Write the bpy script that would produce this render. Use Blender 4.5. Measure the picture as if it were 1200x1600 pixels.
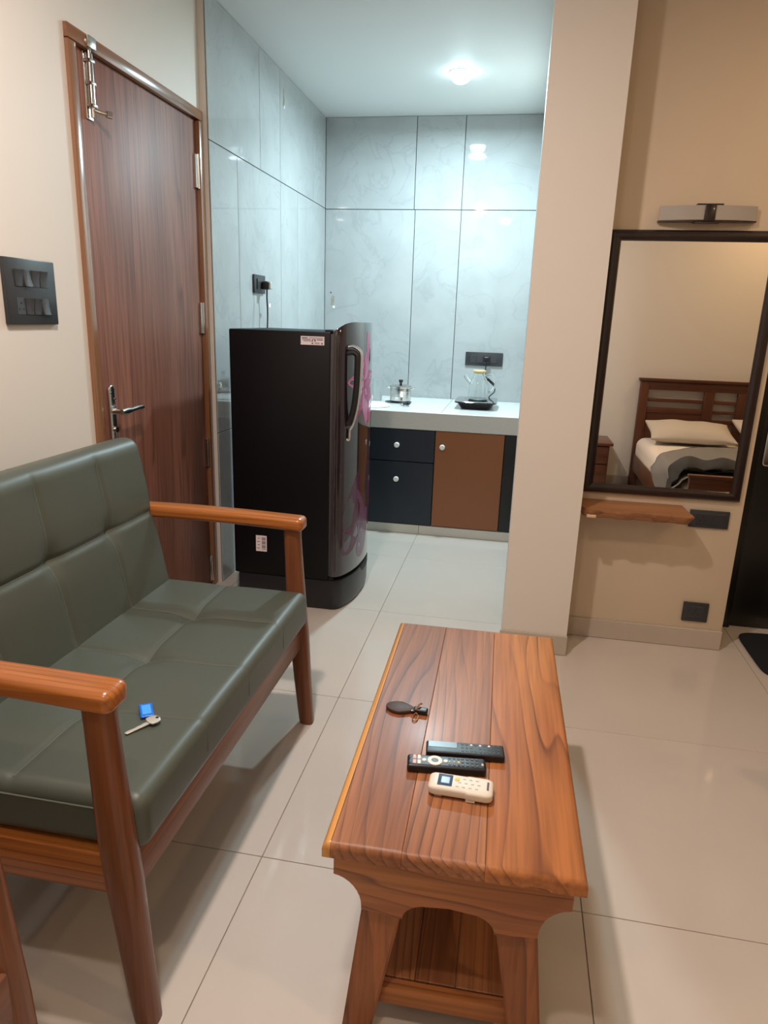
import bpy, bmesh, math, random
from mathutils import Vector, Matrix, Euler, noise as mnoise
random.seed(4)
for o in list(bpy.data.objects): bpy.data.objects.remove(o, do_unlink=True)
S = bpy.context.scene
COL = S.collection

# ------------------------------------------------------------------ camera
def R_cam(a, b, c):
    Rz = Matrix(((math.cos(a), -math.sin(a), 0), (math.sin(a), math.cos(a), 0), (0, 0, 1)))
    Rx = Matrix(((1, 0, 0), (0, math.cos(b), -math.sin(b)), (0, math.sin(b), math.cos(b))))
    Ry = Matrix(((math.cos(c), 0, math.sin(c)), (0, 1, 0), (-math.sin(c), 0, math.cos(c))))
    return Rz @ Rx @ Ry
_R = R_cam(0.17706964, -0.27254832, -0.03339085)
_r, _f, _u = _R.col[0], _R.col[1], _R.col[2]
M = Matrix(((_r.x, _u.x, -_f.x, 0), (_r.y, _u.y, -_f.y, 0), (_r.z, _u.z, -_f.z, 1.345), (0, 0, 0, 1)))
cd = bpy.data.cameras.new('camera'); cam = bpy.data.objects.new('camera', cd); COL.objects.link(cam)
cam.matrix_world = M
cd.sensor_fit = 'VERTICAL'; cd.sensor_height = 36; cd.sensor_width = 27
cd.lens = 1080.5 / 1600 * 36
cd.clip_start = 0.02; cd.clip_end = 60
S.camera = cam

# ------------------------------------------------------------------ world, exposure, ceiling lights
w = bpy.data.worlds.new('world'); S.world = w; w.use_nodes = True
w.node_tree.nodes['Background'].inputs[0].default_value = (0.9, 0.95, 1, 1)
w.node_tree.nodes['Background'].inputs[1].default_value = 0.0
vs = S.view_settings
vs.view_transform = 'Standard'; vs.look = 'None'; vs.gamma = 1; vs.use_curve_mapping = False
vs.exposure = 0.0
ZC = 2.655
# position, colour, watts, radius
LIGHTS = {
    'kitchen': ((-0.42, 4.28), (0.69, 0.92, 1.0), 54, 0.06),
    'sofa':    ((-0.56, 1.20), (1.0, 0.85, 0.77), 38, 0.05),
    'front':   ((-0.28, 0.22), (1.0, 0.84, 0.72), 12, 0.05),
    'bed':     ((2.00, 0.35), (1.0, 0.66, 0.34), 15, 0.06),
    'fill_right':    ((1.55, 2.30), (1.0, 0.68, 0.38), 6, 0.05),  # added warm fill for the right side, no lamp known there
}
for k, (p, c, e, r) in LIGHTS.items():
    ld = bpy.data.lights.new('downlight_beam_' + k, 'AREA'); ld.shape = 'DISK'; ld.size = 2 * r
    ld.energy = e; ld.color = c
    lo = bpy.data.objects.new('downlight_beam_' + k, ld); COL.objects.link(lo)
    lo.location = (p[0], p[1], ZC - (0.078 if k == 'kitchen' else 0.016))

# ------------------------------------------------------------------ materials
def newmat(name):
    m = bpy.data.materials.new(name); m.use_nodes = True
    nt = m.node_tree; b = nt.nodes['Principled BSDF']
    return m, nt, b
def L(nt, a, ai, b, bi): nt.links.new(a.outputs[ai], b.inputs[bi])
def N(nt, t, **kw):
    n = nt.nodes.new(t)
    for k, v in kw.items(): setattr(n, k, v)
    return n
def plain(name, col, rough=.5, metal=0, coat=0, bump=0, bscale=200, emit=None, trans=0, ior=1.45, var=0, spec=None):
    m, nt, b = newmat(name)
    b.inputs['Base Color'].default_value = (*col, 1); b.inputs['Roughness'].default_value = rough
    b.inputs['Metallic'].default_value = metal; b.inputs['Coat Weight'].default_value = coat
    b.inputs['Coat Roughness'].default_value = .05
    b.inputs['Transmission Weight'].default_value = trans; b.inputs['IOR'].default_value = ior
    if spec is not None: b.inputs['Specular IOR Level'].default_value = spec
    if emit:
        b.inputs['Emission Color'].default_value = (*emit[0], 1); b.inputs['Emission Strength'].default_value = emit[1]
    if bump or var:
        tc = N(nt, 'ShaderNodeTexCoord'); nz = N(nt, 'ShaderNodeTexNoise'); nz.inputs['Scale'].default_value = bscale
        nz.inputs['Detail'].default_value = 4
        L(nt, tc, 'Object', nz, 'Vector')
        if bump:
            bp = N(nt, 'ShaderNodeBump'); bp.inputs['Strength'].default_value = bump; bp.inputs['Distance'].default_value = .002
            L(nt, nz, 'Fac', bp, 'Height'); L(nt, bp, 'Normal', b, 'Normal')
        if var:
            hs = N(nt, 'ShaderNodeMix', data_type='RGBA'); hs.inputs['A'].default_value = (*col, 1)
            hs.inputs['B'].default_value = (*[c * (1 - var) for c in col], 1)
            L(nt, nz, 'Fac', hs, 'Factor'); L(nt, hs, 'Result', b, 'Base Color')
    return m
def wood(name, light, mid, dark, axis='y', freq=22, amp=3.0, warp=2.2, rough=.3, coat=.25, fibre=.35, lines=.7, stretch=.13):
    """long-grained wood: growth lines bent by noise, fine fibres, broad tone drift"""
    m, nt, b = newmat(name)
    tc = N(nt, 'ShaderNodeTexCoord'); oi = N(nt, 'ShaderNodeObjectInfo')
    off = N(nt, 'ShaderNodeVectorMath', operation='SCALE'); off.inputs[0].default_value = (3.1, 7.7, 5.3)
    L(nt, oi, 'Random', off, 'Scale')
    add = N(nt, 'ShaderNodeVectorMath', operation='ADD'); L(nt, tc, 'Object', add, 0); L(nt, off, 'Vector', add, 1)
    sc = {'x': (stretch, 1, 1), 'y': (1, stretch, 1), 'z': (1, 1, stretch)}[axis]
    mp = N(nt, 'ShaderNodeVectorMath', operation='MULTIPLY'); mp.inputs[1].default_value = sc; L(nt, add, 'Vector', mp, 0)
    nA = N(nt, 'ShaderNodeTexNoise'); nA.inputs['Scale'].default_value = warp * 2.2; nA.inputs['Detail'].default_value = 2.5; L(nt, mp, 'Vector', nA, 'Vector')
    sep = N(nt, 'ShaderNodeSeparateXYZ'); L(nt, mp, 'Vector', sep, 0)
    perp = {'x': ('Y', 'Z'), 'y': ('X', 'Z'), 'z': ('Y', 'X')}[axis]
    p1 = N(nt, 'ShaderNodeMath', operation='MULTIPLY_ADD'); L(nt, sep, perp[1], p1, 0); p1.inputs[1].default_value = .6; L(nt, sep, perp[0], p1, 2)
    p2 = N(nt, 'ShaderNodeMath', operation='MULTIPLY'); L(nt, p1, 0, p2, 0); p2.inputs[1].default_value = freq
    p3 = N(nt, 'ShaderNodeMath', operation='MULTIPLY_ADD'); L(nt, nA, 'Fac', p3, 0); p3.inputs[1].default_value = amp * 3; L(nt, p2, 0, p3, 2)
    sn = N(nt, 'ShaderNodeMath', operation='FRACT'); L(nt, p3, 0, sn, 0)
    # saw-tooth growth ring: slow light part, quick dark line
    rp = N(nt, 'ShaderNodeValToRGB'); e = rp.color_ramp.elements
    e[0].position = 0; e[0].color = (0, 0, 0, 1); e[1].position = 1; e[1].color = (.0, .0, .0, 1)
    for p, v in ((.5, .10), (.82, .42), (.94, 1)):
        q = e.new(p); q.color = (v, v, v, 1)
    L(nt, sn, 0, rp, 'Fac')
    nB = N(nt, 'ShaderNodeTexNoise'); nB.inputs['Scale'].default_value = 110; nB.inputs['Detail'].default_value = 3
    mb = N(nt, 'ShaderNodeVectorMath', operation='MULTIPLY'); mb.inputs[1].default_value = {'x': (.03, 1, 1), 'y': (1, .03, 1), 'z': (1, 1, .03)}[axis]
    L(nt, add, 'Vector', mb, 0); L(nt, mb, 'Vector', nB, 'Vector')
    nC = N(nt, 'ShaderNodeTexNoise'); nC.inputs['Scale'].default_value = 7; nC.inputs['Detail'].default_value = 2; L(nt, mp, 'Vector', nC, 'Vector')
    mx1 = N(nt, 'ShaderNodeMix', data_type='RGBA'); mx1.inputs['A'].default_value = (*light, 1); mx1.inputs['B'].default_value = (*mid, 1)
    rC = N(nt, 'ShaderNodeMapRange'); rC.inputs[1].default_value = .35; rC.inputs[2].default_value = .65; L(nt, nC, 'Fac', rC, 0); L(nt, rC, 0, mx1, 'Factor')
    nD = N(nt, 'ShaderNodeTexNoise'); nD.inputs['Scale'].default_value = 11; nD.inputs['Detail'].default_value = 3; L(nt, mp, 'Vector', nD, 'Vector')
    rD = N(nt, 'ShaderNodeMapRange'); rD.inputs[1].default_value = .32; rD.inputs[2].default_value = .62; rD.inputs[3].default_value = lines * .15; rD.inputs[4].default_value = lines; L(nt, nD, 'Fac', rD, 0)
    lf = N(nt, 'ShaderNodeMath', operation='MULTIPLY'); L(nt, rp, 'Color', lf, 0); L(nt, rD, 0, lf, 1)
    mx2 = N(nt, 'ShaderNodeMix', data_type='RGBA'); L(nt, mx1, 'Result', mx2, 'A'); mx2.inputs['B'].default_value = (*dark, 1); L(nt, lf, 0, mx2, 'Factor')
    ff = N(nt, 'ShaderNodeMapRange'); ff.inputs[1].default_value = .4; ff.inputs[2].default_value = .75; ff.inputs[3].default_value = 0; ff.inputs[4].default_value = fibre; L(nt, nB, 'Fac', ff, 0)
    mx3 = N(nt, 'ShaderNodeMix', data_type='RGBA'); L(nt, mx2, 'Result', mx3, 'A'); mx3.inputs['B'].default_value = (*[c * .6 for c in dark], 1); L(nt, ff, 0, mx3, 'Factor')
    L(nt, mx3, 'Result', b, 'Base Color')
    b.inputs['Roughness'].default_value = rough; b.inputs['Coat Weight'].default_value = coat; b.inputs['Coat Roughness'].default_value = .2
    b.inputs['Specular IOR Level'].default_value = .35
    return m
def stone(name, base, vein, rough=.08, scale=1.6, veinw=.35, mottle=.12):
    m, nt, b = newmat(name)
    tc = N(nt, 'ShaderNodeTexCoord'); oi = N(nt, 'ShaderNodeObjectInfo')
    off = N(nt, 'ShaderNodeVectorMath', operation='SCALE'); off.inputs[0].default_value = (9, 4, 6); L(nt, oi, 'Random', off, 'Scale')
    add = N(nt, 'ShaderNodeVectorMath', operation='ADD'); L(nt, tc, 'Object', add, 0); L(nt, off, 'Vector', add, 1)
    n1 = N(nt, 'ShaderNodeTexNoise'); n1.inputs['Scale'].default_value = scale; n1.inputs['Detail'].default_value = 7; n1.inputs['Distortion'].default_value = 1.6; L(nt, add, 'Vector', n1, 'Vector')
    ab = N(nt, 'ShaderNodeMath', operation='SUBTRACT'); L(nt, n1, 'Fac', ab, 0); ab.inputs[1].default_value = .5
    ab2 = N(nt, 'ShaderNodeMath', operation='ABSOLUTE'); L(nt, ab, 0, ab2, 0)
    mr = N(nt, 'ShaderNodeMapRange'); mr.inputs[1].default_value = 0; mr.inputs[2].default_value = .022; mr.inputs[3].default_value = veinw; mr.inputs[4].default_value = 0; L(nt, ab2, 0, mr, 0)
    n2 = N(nt, 'ShaderNodeTexNoise'); n2.inputs['Scale'].default_value = scale * 2; n2.inputs['Detail'].default_value = 8; L(nt, add, 'Vector', n2, 'Vector')
    mx = N(nt, 'ShaderNodeMix', data_type='RGBA'); mx.inputs['A'].default_value = (*base, 1); mx.inputs['B'].default_value = (*[c * (1 - mottle * 2) for c in base], 1); L(nt, n2, 'Fac', mx, 'Factor')
    n3 = N(nt, 'ShaderNodeTexNoise'); n3.inputs['Scale'].default_value = 1.3; L(nt, add, 'Vector', n3, 'Vector')
    mm = N(nt, 'ShaderNodeMath', operation='MULTIPLY'); L(nt, mr, 0, mm, 0); L(nt, n3, 'Fac', mm, 1)
    mv = N(nt, 'ShaderNodeMix', data_type='RGBA'); L(nt, mx, 'Result', mv, 'A'); mv.inputs['B'].default_value = (*vein, 1); L(nt, mm, 0, mv, 'Factor')
    L(nt, mv, 'Result', b, 'Base Color'); b.inputs['Roughness'].default_value = rough
    return m

MT = {
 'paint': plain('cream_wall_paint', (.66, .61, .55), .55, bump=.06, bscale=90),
 'paint_warmlit': plain('cream_wall_paint_warm_light', (.60, .49, .37), .55, bump=.08, bscale=90),  # cream paint with weaker, warmer light put into its colour
 'ceil': plain('white_ceiling_paint', (.66, .68, .68), .6),
 'grout': plain('grey_grout', (.24, .195, .155), .9),
 'floor': stone('cream_vitrified_tile', (.57, .51, .455), (.48, .43, .38), rough=.09, scale=2.2, veinw=.10, mottle=.05),
 'skirt': stone('tan_skirting_tile', (.48, .41, .345), (.4, .34, .28), rough=.2, scale=4, veinw=.1, mottle=.06),
 'wtile': stone('pale_grey_marble_tile', (.43, .455, .46), (.24, .265, .275), rough=.035, scale=2.4, veinw=.5, mottle=.15),
 'jointdark': plain('dark_tile_joint', (.04, .045, .045), .8),
 'door': wood('brown_laminate_door', (.30, .135, .095), (.215, .090, .062), (.085, .034, .024), axis='z', freq=22, amp=4, warp=1.8, rough=.5, coat=0, fibre=.6, lines=.7, stretch=.08),
 'frame': wood('varnished_door_frame_wood', (.26, .12, .055), (.21, .09, .04), (.10, .04, .02), axis='z', freq=18, amp=.6, rough=.16, coat=.7, fibre=.25, lines=.4, stretch=.05),
 'framey': wood('varnished_frame_wood_across', (.26, .12, .055), (.21, .09, .04), (.10, .04, .02), axis='y', freq=18, amp=.6, rough=.16, coat=.7, fibre=.25, lines=.4, stretch=.05),
 'steel': plain('polished_steel', (.62, .60, .57), .18, 1),
 'chrome': plain('chrome', (.62, .63, .64), .10, 1),
 'blackplate': plain('charcoal_switch_plastic', (.032, .033, .038), .35),
 'rocker': plain('charcoal_rocker', (.045, .046, .050), .3),
 'hole_shade': plain('hole_shade_black', (.004, .004, .004), .6),  # black that stands in for the shade inside holes and gaps
 'leather': plain('dark_green_leatherette', (.064, .073, .057), .43, bump=.10, bscale=420, spec=.55),
 'seam': plain('olive_seam_thread', (.10, .110, .086), .6),
 'teak_y': wood('teak_along_y', (.50, .195, .055), (.37, .125, .036), (.085, .024, .008), axis='y', freq=40, amp=6, warp=1.5, rough=.42, coat=.06, fibre=.4, lines=1.0, stretch=.12),
 'teak_x': wood('teak_along_x', (.45, .175, .052), (.34, .115, .036), (.10, .030, .010), axis='x', freq=44, amp=5, warp=2.0, rough=.42, coat=.05, fibre=.36, lines=.95, stretch=.16),
 'teak_z': wood('teak_along_z', (.36, .13, .042), (.26, .085, .028), (.08, .026, .010), axis='z', freq=44, amp=2.4, rough=.42, coat=.05, fibre=.4, lines=.8, stretch=.15),
 'sap_y': wood('pale_sapwood', (.58, .28, .075), (.48, .21, .055), (.28, .10, .025), axis='y', freq=40, amp=1.5, rough=.34, coat=.25, fibre=.2, lines=.4),
 'teakdark_y': wood('brown_teak_along_y', (.38, .155, .062), (.26, .095, .038), (.075, .024, .010), axis='y', freq=36, amp=5, warp=1.6, rough=.42, coat=.06, fibre=.42, lines=.9, stretch=.12),
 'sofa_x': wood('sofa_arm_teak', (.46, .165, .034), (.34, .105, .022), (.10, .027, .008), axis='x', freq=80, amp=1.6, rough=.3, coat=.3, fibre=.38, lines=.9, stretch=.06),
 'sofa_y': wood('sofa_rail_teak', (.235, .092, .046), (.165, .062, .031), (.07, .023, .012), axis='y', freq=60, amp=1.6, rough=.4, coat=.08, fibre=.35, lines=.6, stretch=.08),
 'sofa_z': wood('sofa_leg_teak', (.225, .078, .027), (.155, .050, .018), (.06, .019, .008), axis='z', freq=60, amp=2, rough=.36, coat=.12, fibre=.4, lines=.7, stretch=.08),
 'darkwood_x': wood('dark_bed_wood_x', (.13, .045, .022), (.095, .032, .016), (.04, .013, .007), axis='x', freq=20, amp=.8, rough=.35, coat=.15, lines=.4),
 'darkwood_z': wood('dark_bed_wood_z', (.12, .042, .021), (.09, .030, .015), (.04, .013, .007), axis='z', freq=20, amp=.8, rough=.35, coat=.15, lines=.4),
 'mirrorframe': plain('espresso_frame_lacquer', (.018, .009, .008), .28, coat=.2),
 'mirror': plain('silvered_mirror', (.93, .91, .87), 0.0, 1),
 'live': wood('live_edge_shelf_wood', (.40, .18, .075), (.26, .105, .042), (.09, .032, .014), axis='x', freq=34, amp=4, warp=2.2, rough=.4, coat=.1, lines=.6),
 'bark': wood('live_edge_rim', (.30, .13, .05), (.20, .08, .03), (.08, .03, .014), axis='x', freq=60, amp=1, rough=.5, coat=.1, lines=.6),
 'chip': plain('raw_chipped_wood', (.62, .40, .26), .8),
 'shade': plain('frosted_lamp_shade', (.36, .325, .29), .35),
 'fridge': plain('fridge_black_side', (.0045, .0042, .0055), .45, bump=.05, bscale=500, spec=.22),
 'fridgedoor': plain('fridge_door_gloss', (.020, .011, .016), .07, coat=.9),
 'fridgebase': plain('fridge_base_plastic', (.014, .014, .017), .32),
 'gasket': plain('grey_gasket', (.05, .045, .05), .5),
 'petal1': plain('magenta_petal_print', (.42, .03, .17), .25, spec=.35),
 'petal2': plain('pink_petal_print', (.58, .18, .36), .25, spec=.35),
 'petal3': plain('plum_petal_print', (.085, .022, .055), .14, spec=.5),
 'petal4': plain('lilac_petal_print', (.13, .065, .135), .14, spec=.5),
 'maroon': plain('maroon_leaf_print', (.07, .018, .022), .08, coat=.8),
 'label': plain('pink_white_label', (.78, .68, .70), .5),
 'ink': plain('label_ink', (.10, .08, .12), .6),
 'navy': plain('navy_laminate', (.017, .023, .034), .38),
 'tan': plain('tan_brown_laminate', (.235, .088, .034), .36),
 'knob': plain('white_knob', (.80, .80, .79), .25),
 'countertop': stone('white_quartz', (.80, .81, .80), (.7, .71, .71), rough=.10, scale=14, veinw=.1, mottle=.03),
 'counterface': plain('speckled_quartz_edge', (.60, .595, .56), .4, var=.30, bscale=260),
 'toe': stone('beige_toe_tile', (.58, .56, .50), (.5, .48, .42), rough=.25, scale=5, veinw=.1, mottle=.05),
 'glass': plain('clear_glass', (.97, .99, .985), .0, trans=1, ior=1.45),
 'bamboo': plain('bamboo_lid', (.68, .48, .22), .5),
 'black': plain('black_plastic', (.012, .012, .014), .3),
 'blackgloss': plain('black_glass', (.008, .008, .012), .05, coat=.8),
 'porcelain': plain('white_porcelain', (.86, .87, .87), .12),
 'gold': plain('gold_sticker', (.42, .33, .12), .4, .4),
 'remblack': plain('remote_black', (.010, .010, .012), .35),
 'rembtn': plain('remote_dark_button', (.05, .05, .055), .4),
 'remwhite': plain('remote_white_button', (.80, .72, .66), .5),
 'rempink': plain('remote_pink_button', (.72, .42, .38), .5),
 'acwhite': plain('ivory_remote_plastic', (.66, .60, .51), .4),
 'acgrey': plain('grey_remote_print', (.42, .39, .36), .5),
 'acyellow': plain('yellow_button', (.80, .50, .10), .5),
 'lcd': plain('lcd_navy', (.05, .09, .17), .12),
 'lcd2': plain('lcd_pale', (.35, .50, .66), .12),
 'screen': plain('dark_remote_screen', (.09, .13, .16), .3),
 'fob': plain('brown_fob_leather', (.055, .026, .018), .5, bump=.2, bscale=300),
 'keysteel': plain('brushed_key_steel', (.66, .63, .58), .38, .6),
 'ringcopper': plain('copper_wire', (.45, .22, .11), .35, .8),
 'blue': plain('blue_key_tag', (.01, .14, .62), .3),
 'bluelight': plain('pale_blue_tag_label', (.06, .34, .86), .35),
 'linen': plain('white_bed_linen', (.72, .66, .58), .85, bump=.15, bscale=120),
 'pillow': plain('beige_pillow_cotton', (.50, .45, .38), .85, bump=.15, bscale=150),
 'comf': plain('pale_grey_comforter', (.40, .385, .36), .85, bump=.2, bscale=90),
 'comfdark': plain('dark_grey_comforter_back', (.10, .10, .095), .85, bump=.2, bscale=90),
 'mat': plain('black_pile_mat', (.006, .007, .010), .95, bump=.8, bscale=500),
 'bathdoor': plain('black_door_laminate', (.012, .011, .010), .28, bump=.04, bscale=60),
 'rubber': plain('pale_foot_glide', (.45, .38, .30), .6),
}
def emis(name, col, s):
    m, nt, b = newmat(name); nt.nodes.remove(b)
    e = N(nt, 'ShaderNodeEmission'); e.inputs[0].default_value = (*col, 1); e.inputs[1].default_value = s
    L(nt, e, 0, nt.nodes['Material Output'], 'Surface'); return m

# ------------------------------------------------------------------ mesh helpers
def bm_new(): return bmesh.new()
def box(bm, x0, x1, y0, y1, z0, z1, bev=0, seg=2):
    r = bmesh.ops.create_cube(bm, size=1)
    for v in r['verts']:
        v.co = Vector(((x0 + x1) / 2 + v.co.x * (x1 - x0), (y0 + y1) / 2 + v.co.y * (y1 - y0), (z0 + z1) / 2 + v.co.z * (z1 - z0)))
    if bev > 0:
        es = list({e for v in r['verts'] for e in v.link_edges})
        bmesh.ops.bevel(bm, geom=es, offset=bev, segments=seg, affect='EDGES', profile=.5)
    return bm
def B(*a, **k): return box(bm_new(), *a, **k)
def rbox(bm, c, s, r, n=(8, 8, 8), fn=None):
    """rounded box from gridded faces; fn(p_local)->p_local displaces"""
    hx, hy, hz = s[0] / 2, s[1] / 2, s[2] / 2
    if not hasattr(r, '__len__'): r = (r, r, r)
    cache = {}
    def grid(h, k, rr):   # spacing that spends points on the rounding
        pts = []
        m = 4
        for i in range(m): pts.append(-h + rr * (1 - math.cos(i / m * math.pi / 2)) if False else -h + rr * i / m)
        for i in range(k + 1): pts.append(-h + rr + (2 * h - 2 * rr) * i / k)
        for i in range(1, m + 1): pts.append(h - rr + rr * i / m)
        return pts
    G = [grid(hx, n[0], r[0]), grid(hy, n[1], r[1]), grid(hz, n[2], r[2])]
    H = (hx, hy, hz)
    def vert(p):
        key = (round(p[0], 6), round(p[1], 6), round(p[2], 6))
        if key in cache: return cache[key]
        q = [0, 0, 0]; d = [0, 0, 0]
        for i in range(3):
            lim = H[i] - r[i]; q[i] = max(-lim, min(lim, p[i])); d[i] = (p[i] - q[i]) / r[i] if r[i] > 0 else 0
        m = max(abs(d[0]), abs(d[1]), abs(d[2])); ln = math.sqrt(sum(t * t for t in d))
        k = m / ln if ln > 0 else 0
        co = Vector([q[i] + d[i] * k * r[i] for i in range(3)])
        if fn: co = fn(co)
        v = bm.verts.new(co + Vector(c)); cache[key] = v; return v
    for ax in range(3):
        u, w_ = (ax + 1) % 3, (ax + 2) % 3
        for sgn in (-1, 1):
            for i in range(len(G[u]) - 1):
                for j in range(len(G[w_]) - 1):
                    def P(a, b_):
                        p = [0, 0, 0]; p[ax] = sgn * H[ax]; p[u] = G[u][a]; p[w_] = G[w_][b_]; return p
                    f = [vert(P(i, j)), vert(P(i + 1, j)), vert(P(i + 1, j + 1)), vert(P(i, j + 1))]
                    if sgn < 0: f.reverse()
                    if len(set(f)) >= 3:
                        try: bm.faces.new(f)
                        except ValueError: pass
    return bm
def cyl(bm, p0, p1, r0, r1=None, n=20, cap=True):
    p0, p1 = Vector(p0), Vector(p1); r1 = r0 if r1 is None else r1
    d = (p1 - p0).normalized(); a = d.orthogonal().normalized(); b = d.cross(a)
    A = [bm.verts.new(p0 + (a * math.cos(t) + b * math.sin(t)) * r0) for t in [2 * math.pi * i / n for i in range(n)]]
    Bv = [bm.verts.new(p1 + (a * math.cos(t) + b * math.sin(t)) * r1) for t in [2 * math.pi * i / n for i in range(n)]]
    for i in range(n): bm.faces.new((A[i], A[(i + 1) % n], Bv[(i + 1) % n], Bv[i]))
    if cap: bm.faces.new(list(reversed(A))); bm.faces.new(Bv)
    return bm
def lathe(bm, prof, c=(0, 0, 0), n=32):
    rings = []
    for r, z in prof:
        if r < 1e-5: rings.append([bm.verts.new((c[0], c[1], c[2] + z))])
        else: rings.append([bm.verts.new((c[0] + r * math.cos(2 * math.pi * i / n), c[1] + r * math.sin(2 * math.pi * i / n), c[2] + z)) for i in range(n)])
    for a, b in zip(rings, rings[1:]):
        for i in range(n):
            f = [a[i % len(a)], a[(i + 1) % len(a)], b[(i + 1) % len(b)], b[i % len(b)]]
            g = []
            for v in f:
                if v not in g: g.append(v)
            if len(g) >= 3: bm.faces.new(g)
    return bm
def tube(bm, pts, r, n=10, closed=False, sub=6):
    pts = [Vector(p) for p in pts]
    # catmull-rom
    P = []
    m = len(pts)
    rng = range(m if closed else m - 1)
    for i in rng:
        p0 = pts[(i - 1) % m] if closed or i > 0 else pts[i]; p1 = pts[i]; p2 = pts[(i + 1) % m]; p3 = pts[(i + 2) % m] if closed or i + 2 < m else pts[(i + 1) % m]
        for k in range(sub):
            t = k / sub
            P.append(.5 * ((2 * p1) + (p2 - p0) * t + (2 * p0 - 5 * p1 + 4 * p2 - p3) * t * t + (3 * p1 - p0 - 3 * p2 + p3) * t ** 3))
    if not closed: P.append(pts[-1])
    rings = []; prev = None
    for i, p in enumerate(P):
        if closed: d = (P[(i + 1) % len(P)] - P[i - 1])
        else: d = P[min(i + 1, len(P) - 1)] - P[max(i - 1, 0)]
        d.normalize()
        a = d.orthogonal().normalized() if prev is None else (prev - d * prev.dot(d)).normalized()
        prev = a; b = d.cross(a)
        rings.append([bm.verts.new(p + (a * math.cos(2 * math.pi * k / n) + b * math.sin(2 * math.pi * k / n)) * r) for k in range(n)])
    for i in range(len(rings) if closed else len(rings) - 1):
        A, Bv = rings[i], rings[(i + 1) % len(rings)]
        for k in range(n): bm.faces.new((A[k], A[(k + 1) % n], Bv[(k + 1) % n], Bv[k]))
    if not closed: bm.faces.new(list(reversed(rings[0]))); bm.faces.new(rings[-1])
    return bm
def prism(bm, poly, axis, a, b, bev=0):
    """extrude a 2-D outline (in the two other axes, in xyz order) along axis from a to b"""
    def P(q, t):
        if axis == 'x': return (t, q[0], q[1])
        if axis == 'y': return (q[0], t, q[1])
        return (q[0], q[1], t)
    A = [bm.verts.new(P(q, a)) for q in poly]; C = [bm.verts.new(P(q, b)) for q in poly]
    n = len(poly); fs = [bm.faces.new(A), bm.faces.new(list(reversed(C)))]
    for i in range(n): fs.append(bm.faces.new((A[i], C[i], C[(i + 1) % n], A[(i + 1) % n])))
    bmesh.ops.recalc_face_normals(bm, faces=fs)
    if bev:
        es = [e for f in fs[:2] for e in f.edges]
        bmesh.ops.bevel(bm, geom=list(set(es)), offset=bev, segments=2, affect='EDGES', profile=.5)
    return bm
def loft(bm, rings, cap=True):
    R = [[bm.verts.new(p) for p in r] for r in rings]; n = len(R[0]); fs = []
    for a, b in zip(R, R[1:]):
        for i in range(n): fs.append(bm.faces.new((a[i], a[(i + 1) % n], b[(i + 1) % n], b[i])))
    if cap: fs.append(bm.faces.new(list(reversed(R[0])))); fs.append(bm.faces.new(R[-1]))
    bmesh.ops.recalc_face_normals(bm, faces=fs)
    return bm
def sring(cx, cy, z, wx, wy, n=20, p=3.0):
    out = []
    for i in range(n):
        t = 2 * math.pi * i / n; c, s = math.cos(t), math.sin(t)
        out.append((cx + wx / 2 * math.copysign(abs(c) ** (2 / p), c), cy + wy / 2 * math.copysign(abs(s) ** (2 / p), s), z))
    return out
def obj(name, bm, mat, parent=None, base=None, smooth=None, auto=35):
    me = bpy.data.meshes.new(name)
    if isinstance(bm, bpy.types.Mesh): me = bm
    else:
        if base is None and parent is not None:
            rt = parent
            while rt.parent: rt = rt.parent
            base = rt.get('_o')
        if base is not None: bmesh.ops.translate(bm, verts=bm.verts, vec=-Vector(base))
        bmesh.ops.recalc_face_normals(bm, faces=bm.faces)
        for f in bm.faces: f.smooth = True
        for e in bm.edges:
            if len(e.link_faces) == 2 and e.calc_face_angle(0) > math.radians(auto): e.smooth = False
        bm.to_mesh(me); bm.free()
        me.materials.append(MT[mat] if isinstance(mat, str) else mat)
    o = bpy.data.objects.new(name, me); COL.objects.link(o)
    if parent is not None: o.parent = parent
    return o
def thing(name, label, cat, loc=(0, 0, 0), rz=0, group=None, world=True):
    o = bpy.data.objects.new(name, None); COL.objects.link(o); o.location = loc; o.rotation_euler[2] = rz
    o.empty_display_size = .05
    o['label'] = label; o['category'] = cat
    if group: o['group'] = group
    if world: o['_o'] = tuple(loc)      # parts are then given in room coordinates
    return o
def solo(name, bm, mat, label, cat, loc=None, group=None, rz=0, auto=35):
    o = obj(name, bm, mat, base=loc, auto=auto)
    if loc is not None: o.location = loc
    o.rotation_euler[2] = rz
    o['label'] = label; o['category'] = cat
    if group: o['group'] = group
    return o
def struct(name, bm, mat, label=None, cat=None, auto=35):
    o = obj(name, bm, mat, auto=auto); o['kind'] = 'structure'; o['label'] = label; o['category'] = cat
    return o
def text_mesh(name, s, size, mat, parent, loc, rot, depth=.0004):
    cu = bpy.data.curves.new('lettering', 'FONT'); cu.body = s; cu.size = size; cu.extrude = depth; cu.align_x = 'CENTER'; cu.align_y = 'CENTER'
    t = bpy.data.objects.new('lettering', cu); COL.objects.link(t)
    dg = bpy.context.evaluated_depsgraph_get(); me = bpy.data.meshes.new_from_object(t.evaluated_get(dg))
    bpy.data.objects.remove(t, do_unlink=True); bpy.data.curves.remove(cu)
    me.materials.clear(); me.materials.append(MT[mat])
    me.transform(Matrix.Translation(loc) @ Euler(rot).to_matrix().to_4x4())
    o = bpy.data.objects.new(name, me); COL.objects.link(o)
    if parent is not None: o.parent = parent
    return o

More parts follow.
